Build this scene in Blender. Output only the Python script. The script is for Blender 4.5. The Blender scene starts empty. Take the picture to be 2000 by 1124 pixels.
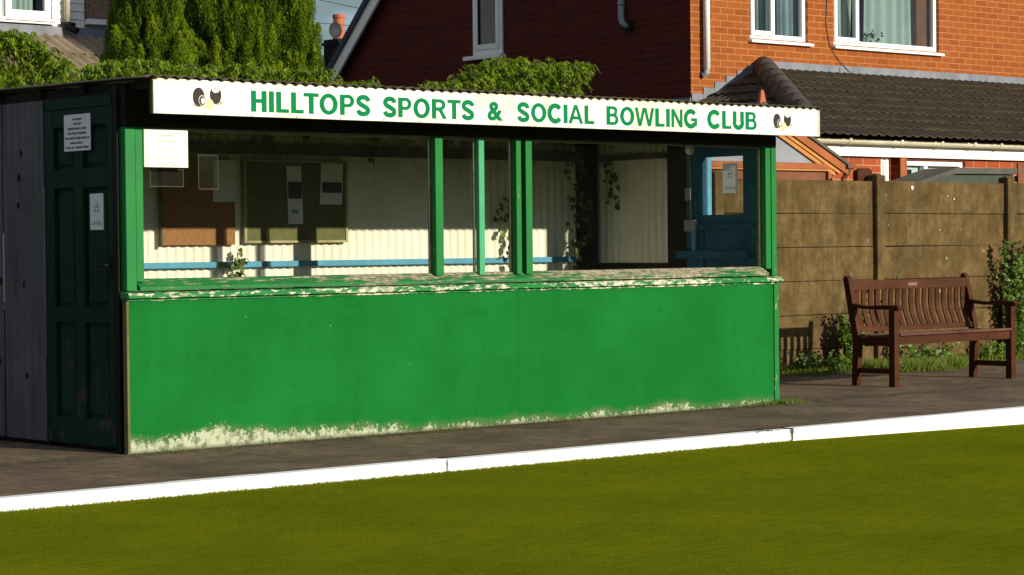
import bpy, math, random
import numpy as np
from mathutils import Vector, Matrix, noise as mnoise
random.seed(7); rng = np.random.default_rng(7)
SC = bpy.context.scene
COL = SC.collection
R = math.radians

# ------------------------------------------------------------ camera
cd = bpy.data.cameras.new("camera"); cam = bpy.data.objects.new("camera", cd); COL.objects.link(cam)
cd.sensor_fit = 'HORIZONTAL'; cd.sensor_width = 36.0; cd.lens = 36.0 * 4538.4 / 2000.0
cd.clip_start = 0.1; cd.clip_end = 2000.0
YAW, PITCH, ROLL = 0.7234, 0.0179, 0.0104
fw = Vector((math.sin(YAW)*math.cos(PITCH), math.cos(YAW)*math.cos(PITCH), -math.sin(PITCH)))
rt = Vector((math.cos(YAW), -math.sin(YAW), 0.0)); dn = fw.cross(rt)
rt2 = math.cos(ROLL)*rt + math.sin(ROLL)*dn; dn2 = -math.sin(ROLL)*rt + math.cos(ROLL)*dn
mw = Matrix((( rt2.x, -dn2.x, -fw.x, -7.2289), (rt2.y, -dn2.y, -fw.y, -11.5806), (rt2.z, -dn2.z, -fw.z, 1.1883), (0, 0, 0, 1)))
cam.matrix_world = mw
SC.camera = cam

# ------------------------------------------------------------ sky, sun, exposure
SUN_EL, SUN_AZ = 16.3, 13.5          # elevation; degrees from -Y towards +X
SUN_STRENGTH, SKY_STRENGTH, EXPOSURE = 5.0, 0.05, 0.25
sv = Vector((math.sin(R(SUN_AZ))*math.cos(R(SUN_EL)), -math.cos(R(SUN_AZ))*math.cos(R(SUN_EL)), math.sin(R(SUN_EL))))
W = bpy.data.worlds.new("World"); SC.world = W; W.use_nodes = True
wn = W.node_tree.nodes; wl = W.node_tree.links; wn.clear()
wo = wn.new('ShaderNodeOutputWorld'); bg = wn.new('ShaderNodeBackground'); sky = wn.new('ShaderNodeTexSky')
sky.sky_type = 'NISHITA'; sky.sun_disc = False; sky.sun_elevation = R(SUN_EL); sky.sun_rotation = math.pi - R(SUN_AZ)
sky.air_density = 1.0; sky.dust_density = 0.3; sky.ozone_density = 2.0
tc = wn.new('ShaderNodeTexCoord'); mp = wn.new('ShaderNodeMapping'); mp.inputs['Scale'].default_value = (7, 7, 16)
cn = wn.new('ShaderNodeTexNoise'); cn.inputs['Scale'].default_value = 1.6; cn.inputs['Detail'].default_value = 6; cn.inputs['Roughness'].default_value = 0.55
cr = wn.new('ShaderNodeValToRGB'); cr.color_ramp.elements[0].position = 0.42; cr.color_ramp.elements[1].position = 0.62
cr.color_ramp.elements[0].color = (0, 0, 0, 1); cr.color_ramp.elements[1].color = (0.8, 0.8, 0.8, 1)
mx = wn.new('ShaderNodeMix'); mx.data_type = 'RGBA'; mx.inputs[7].default_value = (12.0, 13.2, 17.0, 1)
wl.new(tc.outputs['Generated'], mp.inputs['Vector']); wl.new(mp.outputs[0], cn.inputs['Vector']); wl.new(cn.outputs['Fac'], cr.inputs[0])
wl.new(sky.outputs[0], mx.inputs[6]); wl.new(cr.outputs[0], mx.inputs[0]); wl.new(mx.outputs[2], bg.inputs[0])
bg.inputs[1].default_value = SKY_STRENGTH; wl.new(bg.outputs[0], wo.inputs[0])
sd = bpy.data.lights.new("sun", 'SUN'); sun = bpy.data.objects.new("sun", sd); COL.objects.link(sun)
sd.energy = SUN_STRENGTH; sd.angle = R(0.55); sd.color = (1.0, 0.93, 0.80)
sun.rotation_euler = (-sv).to_track_quat('-Z', 'Y').to_euler(); sun.location = (0, -20, 20)
SC.view_settings.view_transform = 'Standard'; SC.view_settings.look = 'None'
SC.view_settings.exposure = EXPOSURE; SC.view_settings.gamma = 1.0

# ------------------------------------------------------------ scene-tree helpers
def tag(o, label=None, cat=None, group=None, kind=None):
    if label: o['label'] = label
    if cat: o['category'] = cat
    if group: o['group'] = group
    if kind: o['kind'] = kind
    return o
def thing(name, loc, label, cat, group=None):
    o = bpy.data.objects.new(name, None); o.empty_display_size = 0.1; o.location = loc; COL.objects.link(o)
    return tag(o, label, cat, group)
def wloc(o):
    v = Vector((0, 0, 0))
    while o is not None: v += o.location; o = o.parent
    return v
def link_mesh(name, me, m, parent=None, loc=None, smooth=False):
    """mesh verts are in world coordinates; moved so that they sit at the object's own origin"""
    o = bpy.data.objects.new(name, me); COL.objects.link(o)
    if parent is not None:
        base = wloc(parent); o.parent = parent
        me.transform(Matrix.Translation(-base))
    elif loc is not None:
        o.location = loc; me.transform(Matrix.Translation(-Vector(loc)))
    if m is not None and not me.materials: me.materials.append(m)
    if smooth:
        for p in me.polygons: p.use_smooth = True
    return o
class MB:
    def __init__(s): s.v = []; s.f = []; s.mi = []; s.cm = 0
    def add(s, vs, fs):
        b = len(s.v); s.v += [tuple(v) for v in vs]; s.f += [tuple(i + b for i in f) for f in fs]; s.mi += [s.cm]*len(fs); return s
    def box(s, x0, x1, y0, y1, z0, z1):
        vs = [(x, y, z) for z in (z0, z1) for y in (y0, y1) for x in (x0, x1)]
        return s.add(vs, [(0, 2, 3, 1), (4, 5, 7, 6), (0, 1, 5, 4), (2, 6, 7, 3), (0, 4, 6, 2), (1, 3, 7, 5)])
    def beam(s, a, b, w, h, up=(0, 0, 1)):
        a = Vector(a); b = Vector(b); d = (b - a).normalized(); u = Vector(up); side = d.cross(u).normalized(); u = side.cross(d).normalized()
        vs = []
        for p in (a, b):
            for q, r_ in ((-1, -1), (1, -1), (1, 1), (-1, 1)): vs.append(p + side*(w/2*q) + u*(h/2*r_))
        return s.add(vs, [(0, 3, 2, 1), (4, 5, 6, 7), (0, 1, 5, 4), (1, 2, 6, 5), (2, 3, 7, 6), (3, 0, 4, 7)])
    def tube(s, pts, rad, n=8, cap=True):
        pts = [Vector(p) for p in pts]; k = len(pts); rr = rad if isinstance(rad, (list, tuple)) else [rad]*k
        vs = []; fs = []; ref = None
        for i, p in enumerate(pts):
            d = ((pts[min(i+1, k-1)] - pts[max(i-1, 0)])).normalized()
            if ref is None:
                ref = Vector((0, 0, 1)) if abs(d.z) < .9 else Vector((1, 0, 0))
            a = d.cross(ref).normalized(); b = a.cross(d).normalized(); ref = b
            for j in range(n):
                t = 2*math.pi*j/n; vs.append(p + (a*math.cos(t) + b*math.sin(t))*rr[i])
        for i in range(k-1):
            for j in range(n): fs.append((i*n+j, i*n+(j+1) % n, (i+1)*n+(j+1) % n, (i+1)*n+j))
        if cap: fs.append(tuple(range(n))[::-1]); fs.append(tuple((k-1)*n+j for j in range(n)))
        return s.add(vs, fs)
    def prism(s, poly, axis, a, b):
        """poly: 2-D outline; axis 'x','y','z' = extrusion axis between a and b"""
        def P(p, t):
            return {'x': (t, p[0], p[1]), 'y': (p[0], t, p[1]), 'z': (p[0], p[1], t)}[axis]
        n = len(poly); vs = [P(p, a) for p in poly] + [P(p, b) for p in poly]
        fs = [tuple(range(n))[::-1], tuple(range(n, 2*n))] + [(i, (i+1) % n, n+(i+1) % n, n+i) for i in range(n)]
        return s.add(vs, fs)
    def sheet(s, P, nu, nv, flip=False):
        """P(i,j) -> point grid"""
        vs = [P(i, j) for j in range(nv) for i in range(nu)]; fs = []
        for j in range(nv-1):
            for i in range(nu-1):
                q = (j*nu+i, j*nu+i+1, (j+1)*nu+i+1, (j+1)*nu+i); fs.append(q[::-1] if flip else q)
        return s.add(vs, fs)
    def build(s, name, m, parent=None, loc=None, smooth=False, bevel=0, seg=2, recalc=True):
        me = bpy.data.meshes.new(name); me.from_pydata(s.v, [], s.f); me.update()
        ms = m if isinstance(m, (list, tuple)) else [m]
        for q in ms: me.materials.append(q)
        if len(ms) > 1: me.polygons.foreach_set('material_index', s.mi)
        if recalc:
            import bmesh
            b = bmesh.new(); b.from_mesh(me); bmesh.ops.recalc_face_normals(b, faces=b.faces); b.to_mesh(me); b.free()
        o = link_mesh(name, me, None, parent, loc, smooth)
        if bevel:
            md = o.modifiers.new('bevel', 'BEVEL'); md.width = bevel; md.segments = seg; md.limit_method = 'ANGLE'; md.angle_limit = R(40)
        return o
def box(name, m, x0, x1, y0, y1, z0, z1, parent=None, bevel=0.0, loc=None):
    return MB().box(x0, x1, y0, y1, z0, z1).build(name, m, parent, loc, bevel=bevel)
def np_mesh(name, verts, quads, m, parent=None, loc=None, smooth=False, tone=None):
    verts = np.asarray(verts, np.float32).reshape(-1, 3); quads = np.asarray(quads, np.int32)
    me = bpy.data.meshes.new(name); nf, k = quads.shape
    me.vertices.add(len(verts)); me.vertices.foreach_set('co', verts.ravel())
    me.loops.add(nf*k); me.loops.foreach_set('vertex_index', quads.ravel())
    me.polygons.add(nf); me.polygons.foreach_set('loop_start', np.arange(0, nf*k, k, dtype=np.int32)); me.polygons.foreach_set('loop_total', np.full(nf, k, np.int32))
    if tone is not None:
        at = me.attributes.new('tone', 'FLOAT', 'POINT'); at.data.foreach_set('value', np.asarray(tone, np.float32))
    me.update(calc_edges=True)
    me.materials.append(m)
    return link_mesh(name, me, None, parent, loc, smooth)

# ------------------------------------------------------------ materials
def newmat(name):
    m = bpy.data.materials.new(name); m.use_nodes = True
    nt = m.node_tree; return m, nt, nt.nodes, nt.links, nt.nodes['Principled BSDF']
class NB:
    """small node builder"""
    def __init__(s, name, rough=0.7, spec=0.3):
        s.m, s.nt, s.n, s.l, s.b = newmat(name); s.b.inputs['Roughness'].default_value = rough
        s.b.inputs['Specular IOR Level'].default_value = spec
        g = s.n.new('ShaderNodeNewGeometry'); s.pos = g.outputs['Position']; s.geo = g
    def mapv(s, scale=(1, 1, 1), loc=(0, 0, 0), rot=(0, 0, 0), src=None):
        q = s.n.new('ShaderNodeMapping'); q.inputs['Scale'].default_value = scale; q.inputs['Location'].default_value = loc; q.inputs['Rotation'].default_value = rot
        s.l.new(src or s.pos, q.inputs['Vector']); return q.outputs[0]
    def noise(s, scale, detail=4, rough=0.55, vec=None, dist=0.0):
        q = s.n.new('ShaderNodeTexNoise'); q.inputs['Scale'].default_value = scale; q.inputs['Detail'].default_value = detail
        q.inputs['Roughness'].default_value = rough; q.inputs['Distortion'].default_value = dist
        s.l.new(vec or s.pos, q.inputs['Vector']); return q.outputs['Fac']
    def ramp(s, fac, stops):
        q = s.n.new('ShaderNodeValToRGB'); e = q.color_ramp.elements
        while len(e) < len(stops): e.new(0.5)
        for k, (p, c) in enumerate(stops):
            e[k].position = p; e[k].color = (c[0], c[1], c[2], 1) if isinstance(c, (tuple, list)) else (c, c, c, 1)
        s.l.new(fac, q.inputs[0]); return q.outputs[0]
    def mix(s, fac, a, b, mode='MIX'):
        q = s.n.new('ShaderNodeMix'); q.data_type = 'RGBA'; q.blend_type = mode
        for si, v in ((0, fac), (6, a), (7, b)):
            sock = q.inputs[si]
            if isinstance(v, (int, float)): sock.default_value = float(v) if si == 0 else (v, v, v, 1)
            elif isinstance(v, tuple): sock.default_value = (*v[:3], 1)
            else: s.l.new(v, sock)
        return q.outputs[2]
    def math(s, op, a, b=None, c=None, clamp=False):
        q = s.n.new('ShaderNodeMath'); q.operation = op; q.use_clamp = clamp
        for k, v in enumerate((a, b, c)):
            if v is None: continue
            if isinstance(v, (int, float)): q.inputs[k].default_value = v
            else: s.l.new(v, q.inputs[k])
        return q.outputs[0]
    def xyz(s):
        q = s.n.new('ShaderNodeSeparateXYZ'); s.l.new(s.pos, q.inputs[0]); return q.outputs
    def comb(s, x, y, z=0.0):
        q = s.n.new('ShaderNodeCombineXYZ')
        for k, v in enumerate((x, y, z)):
            if isinstance(v, (int, float)): q.inputs[k].default_value = v
            else: s.l.new(v, q.inputs[k])
        return q.outputs[0]
    def color(s, c):
        if isinstance(c, tuple): s.b.inputs['Base Color'].default_value = (*c[:3], 1)
        else: s.l.new(c, s.b.inputs['Base Color'])
        return s
    def rough(s, v): s.l.new(v, s.b.inputs['Roughness']); return s
    def bump(s, h, strength=0.3, dist=0.01):
        q = s.n.new('ShaderNodeBump'); q.inputs['Strength'].default_value = strength; q.inputs['Distance'].default_value = dist
        s.l.new(h, q.inputs['Height']); s.l.new(q.outputs[0], s.b.inputs['Normal']); return s
def plain(name, c, c2=None, scale=6, rough=0.7, spec=0.3, bump=0.15, detail=5, bscale=None, bdist=0.004):
    b = NB(name, rough, spec); c2 = c2 or tuple(v*0.7 for v in c)
    f = b.noise(scale, detail, 0.6); b.color(b.mix(b.ramp(f, [(0.35, 0), (0.65, 1)]), c2, c))
    if bump: b.bump(b.noise(bscale or scale*6, 4), bump, bdist)
    return b.m
def streaky(name, c, c2, vscale, rough=0.75, spec=0.25, bump=0.3, contrast=(0.35, 0.65)):
    b = NB(name, rough, spec); v = b.mapv(vscale); f = b.noise(1.0, 8, 0.65, v)
    g = b.noise(3.0, 4, 0.5); ff = b.math('ADD', b.math('MULTIPLY', f, 0.7), b.math('MULTIPLY', g, 0.3))
    b.color(b.mix(b.ramp(ff, [(contrast[0], 0), (contrast[1], 1)]), c2, c)); b.bump(f, bump, 0.004); return b.m
def peel_paint(name, paint, paint2, bare, bare2, thr, scale=(1, 1, 1), nscale=14, zlo=None, zk=0.0, rough=0.5, spec=0.2, xk=None, lok=0.35):
    """paint with flakes missing where a noise exceeds a threshold (optionally rising with height z)"""
    b = NB(name, rough, spec); x, y, z = b.xyz()
    n1 = b.noise(nscale, 8, 0.68, b.mapv(scale)); lo = b.noise(1.7, 2, 0.5, b.mapv((1, 1, 0.3), loc=(3.1, 0, 0)))
    v = b.math('ADD', n1, b.math('MULTIPLY', b.math('SUBTRACT', lo, 0.5), lok))
    if zlo is not None: v = b.math('SUBTRACT', v, b.math('MULTIPLY', b.math('SUBTRACT', z, zlo), zk))
    if xk is not None: v = b.math('SUBTRACT', v, b.math('MULTIPLY', x, xk))
    mask = b.ramp(v, [(thr, 0), (min(thr + 0.012, 1), 1)])
    big = b.noise(2.3, 5, 0.6, b.mapv((1, 1, 1))); fine = b.noise(40, 3, 0.5)
    pc = b.mix(b.ramp(big, [(0.35, 0), (0.65, 1)]), paint2, paint); pc = b.mix(b.math('MULTIPLY', fine, 0.25), pc, tuple(c*0.75 for c in paint))
    bc = b.mix(b.ramp(b.noise(25, 6, 0.7), [(0.4, 0), (0.62, 1)]), bare2, bare)
    b.color(b.mix(mask, pc, bc))
    b.rough(b.math('ADD', b.math('MULTIPLY', mask, 0.35), rough))
    h = b.math('SUBTRACT', b.math('MULTIPLY', b.noise(60, 3, 0.5), 0.15), b.math('MULTIPLY', mask, 0.6)); b.bump(h, 0.5, 0.003)
    return b.m
def brick(name, axis, c1, c2, mort, w=0.225, h=0.0735, ms=0.0065, off=(0, 0), bias=0.0):
    b = NB(name, 0.85, 0.2); x, y, z = b.xyz(); u = x if axis == 'x' else y
    q = b.n.new('ShaderNodeTexBrick'); q.inputs['Scale'].default_value = 1.0
    q.inputs['Brick Width'].default_value = w; q.inputs['Row Height'].default_value = h; q.inputs['Mortar Size'].default_value = ms
    q.inputs['Mortar Smooth'].default_value = 0.2; q.inputs['Bias'].default_value = bias
    q.inputs['Color1'].default_value = (*c1, 1); q.inputs['Color2'].default_value = (*c2, 1); q.inputs['Mortar'].default_value = (*mort, 1)
    uu = b.math('ADD', u, off[0]); zz = b.math('ADD', z, off[1]); v = b.comb(uu, zz, 0.0)
    b.l.new(v, q.inputs['Vector'])
    n = b.noise(9, 6, 0.65); n2 = b.noise(0.9, 4, 0.6)
    col = b.mix(b.math('MULTIPLY', n, 0.35), q.outputs['Color'], tuple(c*0.55 for c in c1)); col = b.mix(b.ramp(n2, [(0.3, 0.35), (0.7, 0.0)]), col, tuple(c*0.62 for c in c1))
    b.color(col)
    hh = b.math('ADD', b.math('MULTIPLY', q.outputs['Fac'], -0.7), b.math('MULTIPLY', b.noise(70, 4, 0.6), 0.3)); b.bump(hh, 0.6, 0.006)
    return b.m
def leafmat(name, c1, c2, c3, trans=0.3, rough=0.5, nscale=3.0, tone=False):
    b = NB(name, rough, 0.25); g = b.geo
    rp = g.outputs['Random Per Island']; n = b.noise(nscale, 3, 0.5)
    f = b.math('ADD', b.math('MULTIPLY', rp, 0.6), b.math('MULTIPLY', n, 0.4))
    if tone:
        q = b.n.new('ShaderNodeAttribute'); q.attribute_name = 'tone'; f = b.math('ADD', b.math('MULTIPLY', rp, 0.3), b.math('MULTIPLY', q.outputs['Fac'], 0.7))
    col = b.ramp(f, [(0.15, c1), (0.5, c2), (0.85, c3)]); b.color(col)
    t = b.n.new('ShaderNodeBsdfTranslucent'); b.l.new(col, t.inputs[0]); mxs = b.n.new('ShaderNodeMixShader'); mxs.inputs[0].default_value = trans
    out = b.n['Material Output']; b.l.new(b.b.outputs[0], mxs.inputs[1]); b.l.new(t.outputs[0], mxs.inputs[2]); b.l.new(mxs.outputs[0], out.inputs[0])
    return b.m
def glassmat(name, tint=(0.97, 0.98, 0.97), refl=1.0, dirt=0.0):
    m, nt, n, l, pb = newmat(name); n.remove(pb); out = n['Material Output']
    tr = n.new('ShaderNodeBsdfTransparent'); tr.inputs[0].default_value = (*tint, 1); gl = n.new('ShaderNodeBsdfGlossy'); gl.inputs['Roughness'].default_value = 0.02
    lw = n.new('ShaderNodeLayerWeight'); lw.inputs[0].default_value = 0.5; mxs = n.new('ShaderNodeMixShader')
    pw = n.new('ShaderNodeMath'); pw.operation = 'POWER'; pw.inputs[1].default_value = 5.0; l.new(lw.outputs['Facing'], pw.inputs[0])
    k = n.new('ShaderNodeMath'); k.operation = 'MULTIPLY_ADD'; k.inputs[1].default_value = 0.96*refl; k.inputs[2].default_value = 0.04*refl; l.new(pw.outputs[0], k.inputs[0])
    l.new(k.outputs[0], mxs.inputs[0]); l.new(tr.outputs[0], mxs.inputs[1]); l.new(gl.outputs[0], mxs.inputs[2])
    last = mxs
    if dirt:
        df = n.new('ShaderNodeBsdfDiffuse'); df.inputs[0].default_value = (0.5, 0.5, 0.42, 1); m2 = n.new('ShaderNodeMixShader')
        g = n.new('ShaderNodeNewGeometry'); no = n.new('ShaderNodeTexNoise'); no.inputs['Scale'].default_value = 5; no.inputs['Detail'].default_value = 6
        l.new(g.outputs['Position'], no.inputs['Vector']); kk = n.new('ShaderNodeMath'); kk.operation = 'MULTIPLY'; kk.inputs[1].default_value = dirt
        l.new(no.outputs['Fac'], kk.inputs[0]); l.new(kk.outputs[0], m2.inputs[0]); l.new(mxs.outputs[0], m2.inputs[1]); l.new(df.outputs[0], m2.inputs[2]); last = m2
    l.new(last.outputs[0], out.inputs[0]); return m
# ------------------------------------------------------------ palette
GRN, GRN2 = (0.006, 0.165, 0.022), (0.004, 0.130, 0.018)
M = {}
M['panel_old'] = None if True else peel_paint('green_panel_paint', GRN, GRN2, (0.62, 0.66, 0.48), (0.30, 0.36, 0.22), 0.50, nscale=19, scale=(1, 1, 0.7), zlo=0.055, zk=2.2, rough=0.7, spec=0.08, xk=0.010, lok=0.75)
M['post'] = peel_paint('green_post_paint', (0.010, 0.180, 0.032), (0.007, 0.14, 0.026), (0.45, 0.43, 0.30), (0.20, 0.20, 0.13), 0.640, nscale=22, scale=(1, 1, 0.4), zlo=1.0, zk=0.06)
M['sill'] = peel_paint('sill_paint', (0.014, 0.175, 0.034), (0.012, 0.12, 0.028), (0.40, 0.36, 0.24), (0.15, 0.13, 0.075), 0.545, nscale=24, scale=(0.25, 1.5, 3), zlo=0.985, zk=-1.8, xk=-0.018)
M['ledge'] = peel_paint('ledge_paint', (0.012, 0.18, 0.034), (0.012, 0.13, 0.028), (0.72, 0.72, 0.55), (0.25, 0.27, 0.15), 0.515, nscale=34, scale=(0.45, 2, 1.5))
M['mull'] = peel_paint('turquoise_green_paint', (0.06, 0.36, 0.16), (0.05, 0.30, 0.13), (0.5, 0.48, 0.34), (0.2, 0.2, 0.13), 0.78, nscale=16, scale=(1, 1, 0.5))
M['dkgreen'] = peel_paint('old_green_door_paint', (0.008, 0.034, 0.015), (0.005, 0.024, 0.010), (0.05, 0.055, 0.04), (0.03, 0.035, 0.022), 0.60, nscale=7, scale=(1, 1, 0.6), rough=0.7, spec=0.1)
M['plank'] = streaky('weathered_grey_boards', (0.115, 0.110, 0.115), (0.055, 0.053, 0.055), (14, 14, 1.2))
M['dark'] = plain('dark_timber', (0.016, 0.015, 0.009), (0.010, 0.009, 0.006), spec=0.1)
M['beam'] = plain('brown_batten', (0.10, 0.085, 0.045), (0.05, 0.04, 0.02))
M['rust'] = plain('rusty_edge_strip', (0.16, 0.13, 0.035), (0.07, 0.09, 0.025), scale=9)
def signm():
    b = NB('sign_white_enamel', 0.45, 0.3); x, y, z = b.xyz(); s = b.noise(1.0, 6, 0.7, b.mapv((26, 1, 3))); n = b.noise(2.1, 5, 0.65); e = b.noise(40, 5, 0.7)
    c = b.mix(b.ramp(n, [(0.40, 0), (0.62, 1)]), (0.82, 0.80, 0.70), (0.76, 0.69, 0.50))
    mid = b.math('SUBTRACT', 1.0, b.math('MULTIPLY', b.math('ABSOLUTE', b.math('SUBTRACT', x, 2.9)), 0.85), clamp=True)
    st = b.math('MULTIPLY', b.ramp(s, [(0.52, 0), (0.68, 0.8)]), b.math('ADD', b.math('MULTIPLY', mid, 0.9), 0.12)); c = b.mix(st, c, (0.36, 0.27, 0.12))
    top = b.ramp(b.math('ADD', z, b.math('MULTIPLY', e, 0.02)), [(2.168/4, 0), (2.180/4, 0)]) if False else 0.0
    edge = b.math('MULTIPLY', b.math('SUBTRACT', b.math('ADD', z, b.math('MULTIPLY', s, 0.03)), 2.166), 25.0, clamp=True); c = b.mix(b.math('MULTIPLY', edge, 0.55), c, (0.62, 0.45, 0.25)); b.color(c); return b.m
M['signw'] = signm()
M['letter'] = plain('sign_green_lettering', (0.002, 0.185, 0.062), (0.002, 0.16, 0.055), rough=0.6, spec=0.05, bump=0)
M['black'] = plain('bowl_black', (0.03, 0.02, 0.018), (0.02, 0.015, 0.012), bump=0)
M['cream'] = plain('jack_cream', (0.80, 0.70, 0.32), (0.70, 0.6, 0.25), bump=0)
M['tan'] = plain('bowl_shadow_tan', (0.42, 0.36, 0.26), (0.38, 0.32, 0.22), bump=0)
M['card'] = plain('notice_card', (0.80, 0.80, 0.66), (0.74, 0.74, 0.60), scale=4, rough=0.5, bump=0)
M['ink'] = plain('faded_ink', (0.42, 0.42, 0.33), (0.36, 0.36, 0.28), bump=0)
M['inkd'] = plain('dark_ink', (0.06, 0.06, 0.055), (0.05, 0.05, 0.045), bump=0)
M['paper'] = plain('white_paper', (0.72, 0.73, 0.70), (0.64, 0.66, 0.62), scale=8, bump=0)
M['cork'] = plain('cork', (0.30, 0.135, 0.035), (0.23, 0.10, 0.028), scale=30, bump=0.3)
M['olive'] = plain('olive_baize', (0.125, 0.118, 0.034), (0.095, 0.09, 0.026), scale=20)
M['ply'] = plain('pale_frame_wood', (0.40, 0.35, 0.17), (0.30, 0.25, 0.12))
M['bead'] = plain('old_putty', (0.20, 0.20, 0.13), (0.10, 0.12, 0.07), scale=25)
M['blue'] = plain('pale_blue_paint', (0.10, 0.33, 0.45), (0.08, 0.27, 0.38), scale=9)
M['blued'] = plain('blue_door_paint', (0.02, 0.13, 0.22), (0.012, 0.08, 0.14), scale=5, spec=0.1)
M['greyp'] = plain('grey_fitting', (0.30, 0.33, 0.34), (0.24, 0.27, 0.28), bump=0)
M['uvpc'] = plain('white_frame', (0.86, 0.85, 0.80), (0.82, 0.80, 0.74), scale=3, rough=0.3, spec=0.5, bump=0)
M['lead'] = streaky('lead_flashing', (0.22, 0.23, 0.25), (0.13, 0.14, 0.16), (6, 6, 2))
M['asb'] = streaky('corrugated_roof_sheet', (0.085, 0.075, 0.045), (0.035, 0.040, 0.020), (4, 4, 4))
def panelmat():
    b = NB('green_panel_paint', 0.75, 0.06); x, y, z = b.xyz()
    big = b.noise(1.6, 5, 0.6); st = b.noise(1.0, 6, 0.7, b.mapv((9, 9, 0.9))); fine = b.noise(60, 4, 0.6)
    pc = b.mix(b.ramp(big, [(0.35, 0), (0.65, 1)]), (0.0038, 0.118, 0.017), (0.0072, 0.152, 0.025))
    pc = b.mix(b.ramp(st, [(0.35, 0.18), (0.6, 0.0)]), pc, (0.004, 0.110, 0.016)); hs = b.noise(1.0, 7, 0.75, b.mapv((1.6, 1, 11))); pc = b.mix(b.ramp(hs, [(0.56, 0), (0.72, 0.35)]), pc, (0.012, 0.165, 0.034)); pc = b.mix(b.math('MULTIPLY', fine, 0.22), pc, (0.004, 0.09, 0.014))
    blot = b.ramp(b.noise(5, 8, 0.75), [(0.55, 0), (0.72, 0.5)]); pc = b.mix(blot, pc, (0.003, 0.075, 0.012))
    sp = b.ramp(b.noise(26, 3, 0.5, b.mapv((1, 1, 1.6))), [(0.765, 0), (0.775, 1)]); pc = b.mix(b.math('MULTIPLY', sp, b.ramp(b.noise(3.1, 2), [(0.5, 0), (0.6, 0.6)])), pc, (0.25, 0.34, 0.16))
    lo = b.noise(1.9, 3, 0.6, b.mapv((1, 1, 0.2), loc=(5.3, 0, 0))); n1 = b.noise(42, 8, 0.74, b.mapv((1, 1, 0.75)))
    zz = b.math('SUBTRACT', z, 0.012)
    left = b.math('MULTIPLY', b.math('SUBTRACT', 1.9, x, clamp=False), 0.050); left = b.math('MAXIMUM', left, -0.012); left = b.math('MINIMUM', left, 0.062)
    reach = b.math('ADD', b.math('ADD', b.math('MULTIPLY', b.math('SUBTRACT', lo, 0.5), 0.24), 0.038), left)          # metres of wear above the ground
    v = b.math('ADD', n1, b.math('MULTIPLY', b.math('SUBTRACT', reach, zz), 3.4)); mask = b.ramp(v, [(0.545, 0), (0.565, 1)])
    band = b.ramp(b.math('ADD', b.math('MULTIPLY', n1, 0.10), b.math('SUBTRACT', zz, b.math('MULTIPLY', reach, 0.8))), [(0.055, 0.8), (0.095, 0)])
    pc = b.mix(band, pc, (0.060, 0.135, 0.040))
    bc = b.mix(b.ramp(b.noise(20, 8, 0.75), [(0.40, 0), (0.52, 1)]), (0.13, 0.15, 0.075), (0.40, 0.43, 0.29))
    dirt = b.ramp(z, [(0.004, 0.85), (0.028, 0.0)]); c = b.mix(mask, pc, bc); c = b.mix(dirt, c, (0.07, 0.075, 0.035)); b.color(c)
    b.bump(b.math('SUBTRACT', b.math('ADD', b.math('MULTIPLY', fine, 0.12), b.math('MULTIPLY', st, 0.25)), b.math('MULTIPLY', mask, 0.6)), 0.5, 0.003); return b.m
M['panel'] = panelmat()
def corr_white():
    b = NB('white_corrugated_paint', 0.55, 0.3); x, y, z = b.xyz()
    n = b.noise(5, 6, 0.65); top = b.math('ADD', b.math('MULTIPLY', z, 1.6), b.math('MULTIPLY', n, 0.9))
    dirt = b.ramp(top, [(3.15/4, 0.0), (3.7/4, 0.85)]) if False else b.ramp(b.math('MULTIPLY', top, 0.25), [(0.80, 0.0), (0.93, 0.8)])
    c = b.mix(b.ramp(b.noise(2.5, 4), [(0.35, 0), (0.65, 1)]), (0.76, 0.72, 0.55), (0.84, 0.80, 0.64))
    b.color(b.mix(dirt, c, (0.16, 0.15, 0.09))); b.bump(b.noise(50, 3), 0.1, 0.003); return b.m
M['corr'] = corr_white()
M['concrete'] = None
def concrete():
    b = NB('old_concrete_panels', 0.9, 0.2); v = b.mapv((1, 1, 1)); n = b.noise(4.5, 8, 0.7, v); s = b.noise(1, 6, 0.7, b.mapv((11, 11, 2.6)))
    f = b.math('ADD', b.math('MULTIPLY', n, 0.6), b.math('MULTIPLY', s, 0.4))
    c = b.ramp(f, [(0.36, (0.052, 0.033, 0.010)), (0.50, (0.100, 0.064, 0.021)), (0.64, (0.170, 0.115, 0.044))])
    vo = b.n.new('ShaderNodeTexVoronoi'); vo.inputs['Scale'].default_value = 5.0; b.l.new(b.pos, vo.inputs['Vector'])
    vm = b.math('MULTIPLY', b.ramp(vo.outputs['Distance'], [(0.05, 1), (0.11, 0)]), b.ramp(b.noise(1.3, 2), [(0.50, 0), (0.58, 0.6)]))
    c = b.mix(vm, c, (0.42, 0.40, 0.30))
    sp = b.ramp(b.noise(55, 5, 0.7), [(0.30, (0.5, 0.5, 0.5)), (0.5, (1, 1, 1))]); c = b.mix(0.7, c, sp, 'MULTIPLY')
    b.color(c); b.bump(b.math('ADD', n, b.noise(45, 5, 0.7)), 0.7, 0.008); return b.m
M['concrete'] = concrete()
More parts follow.
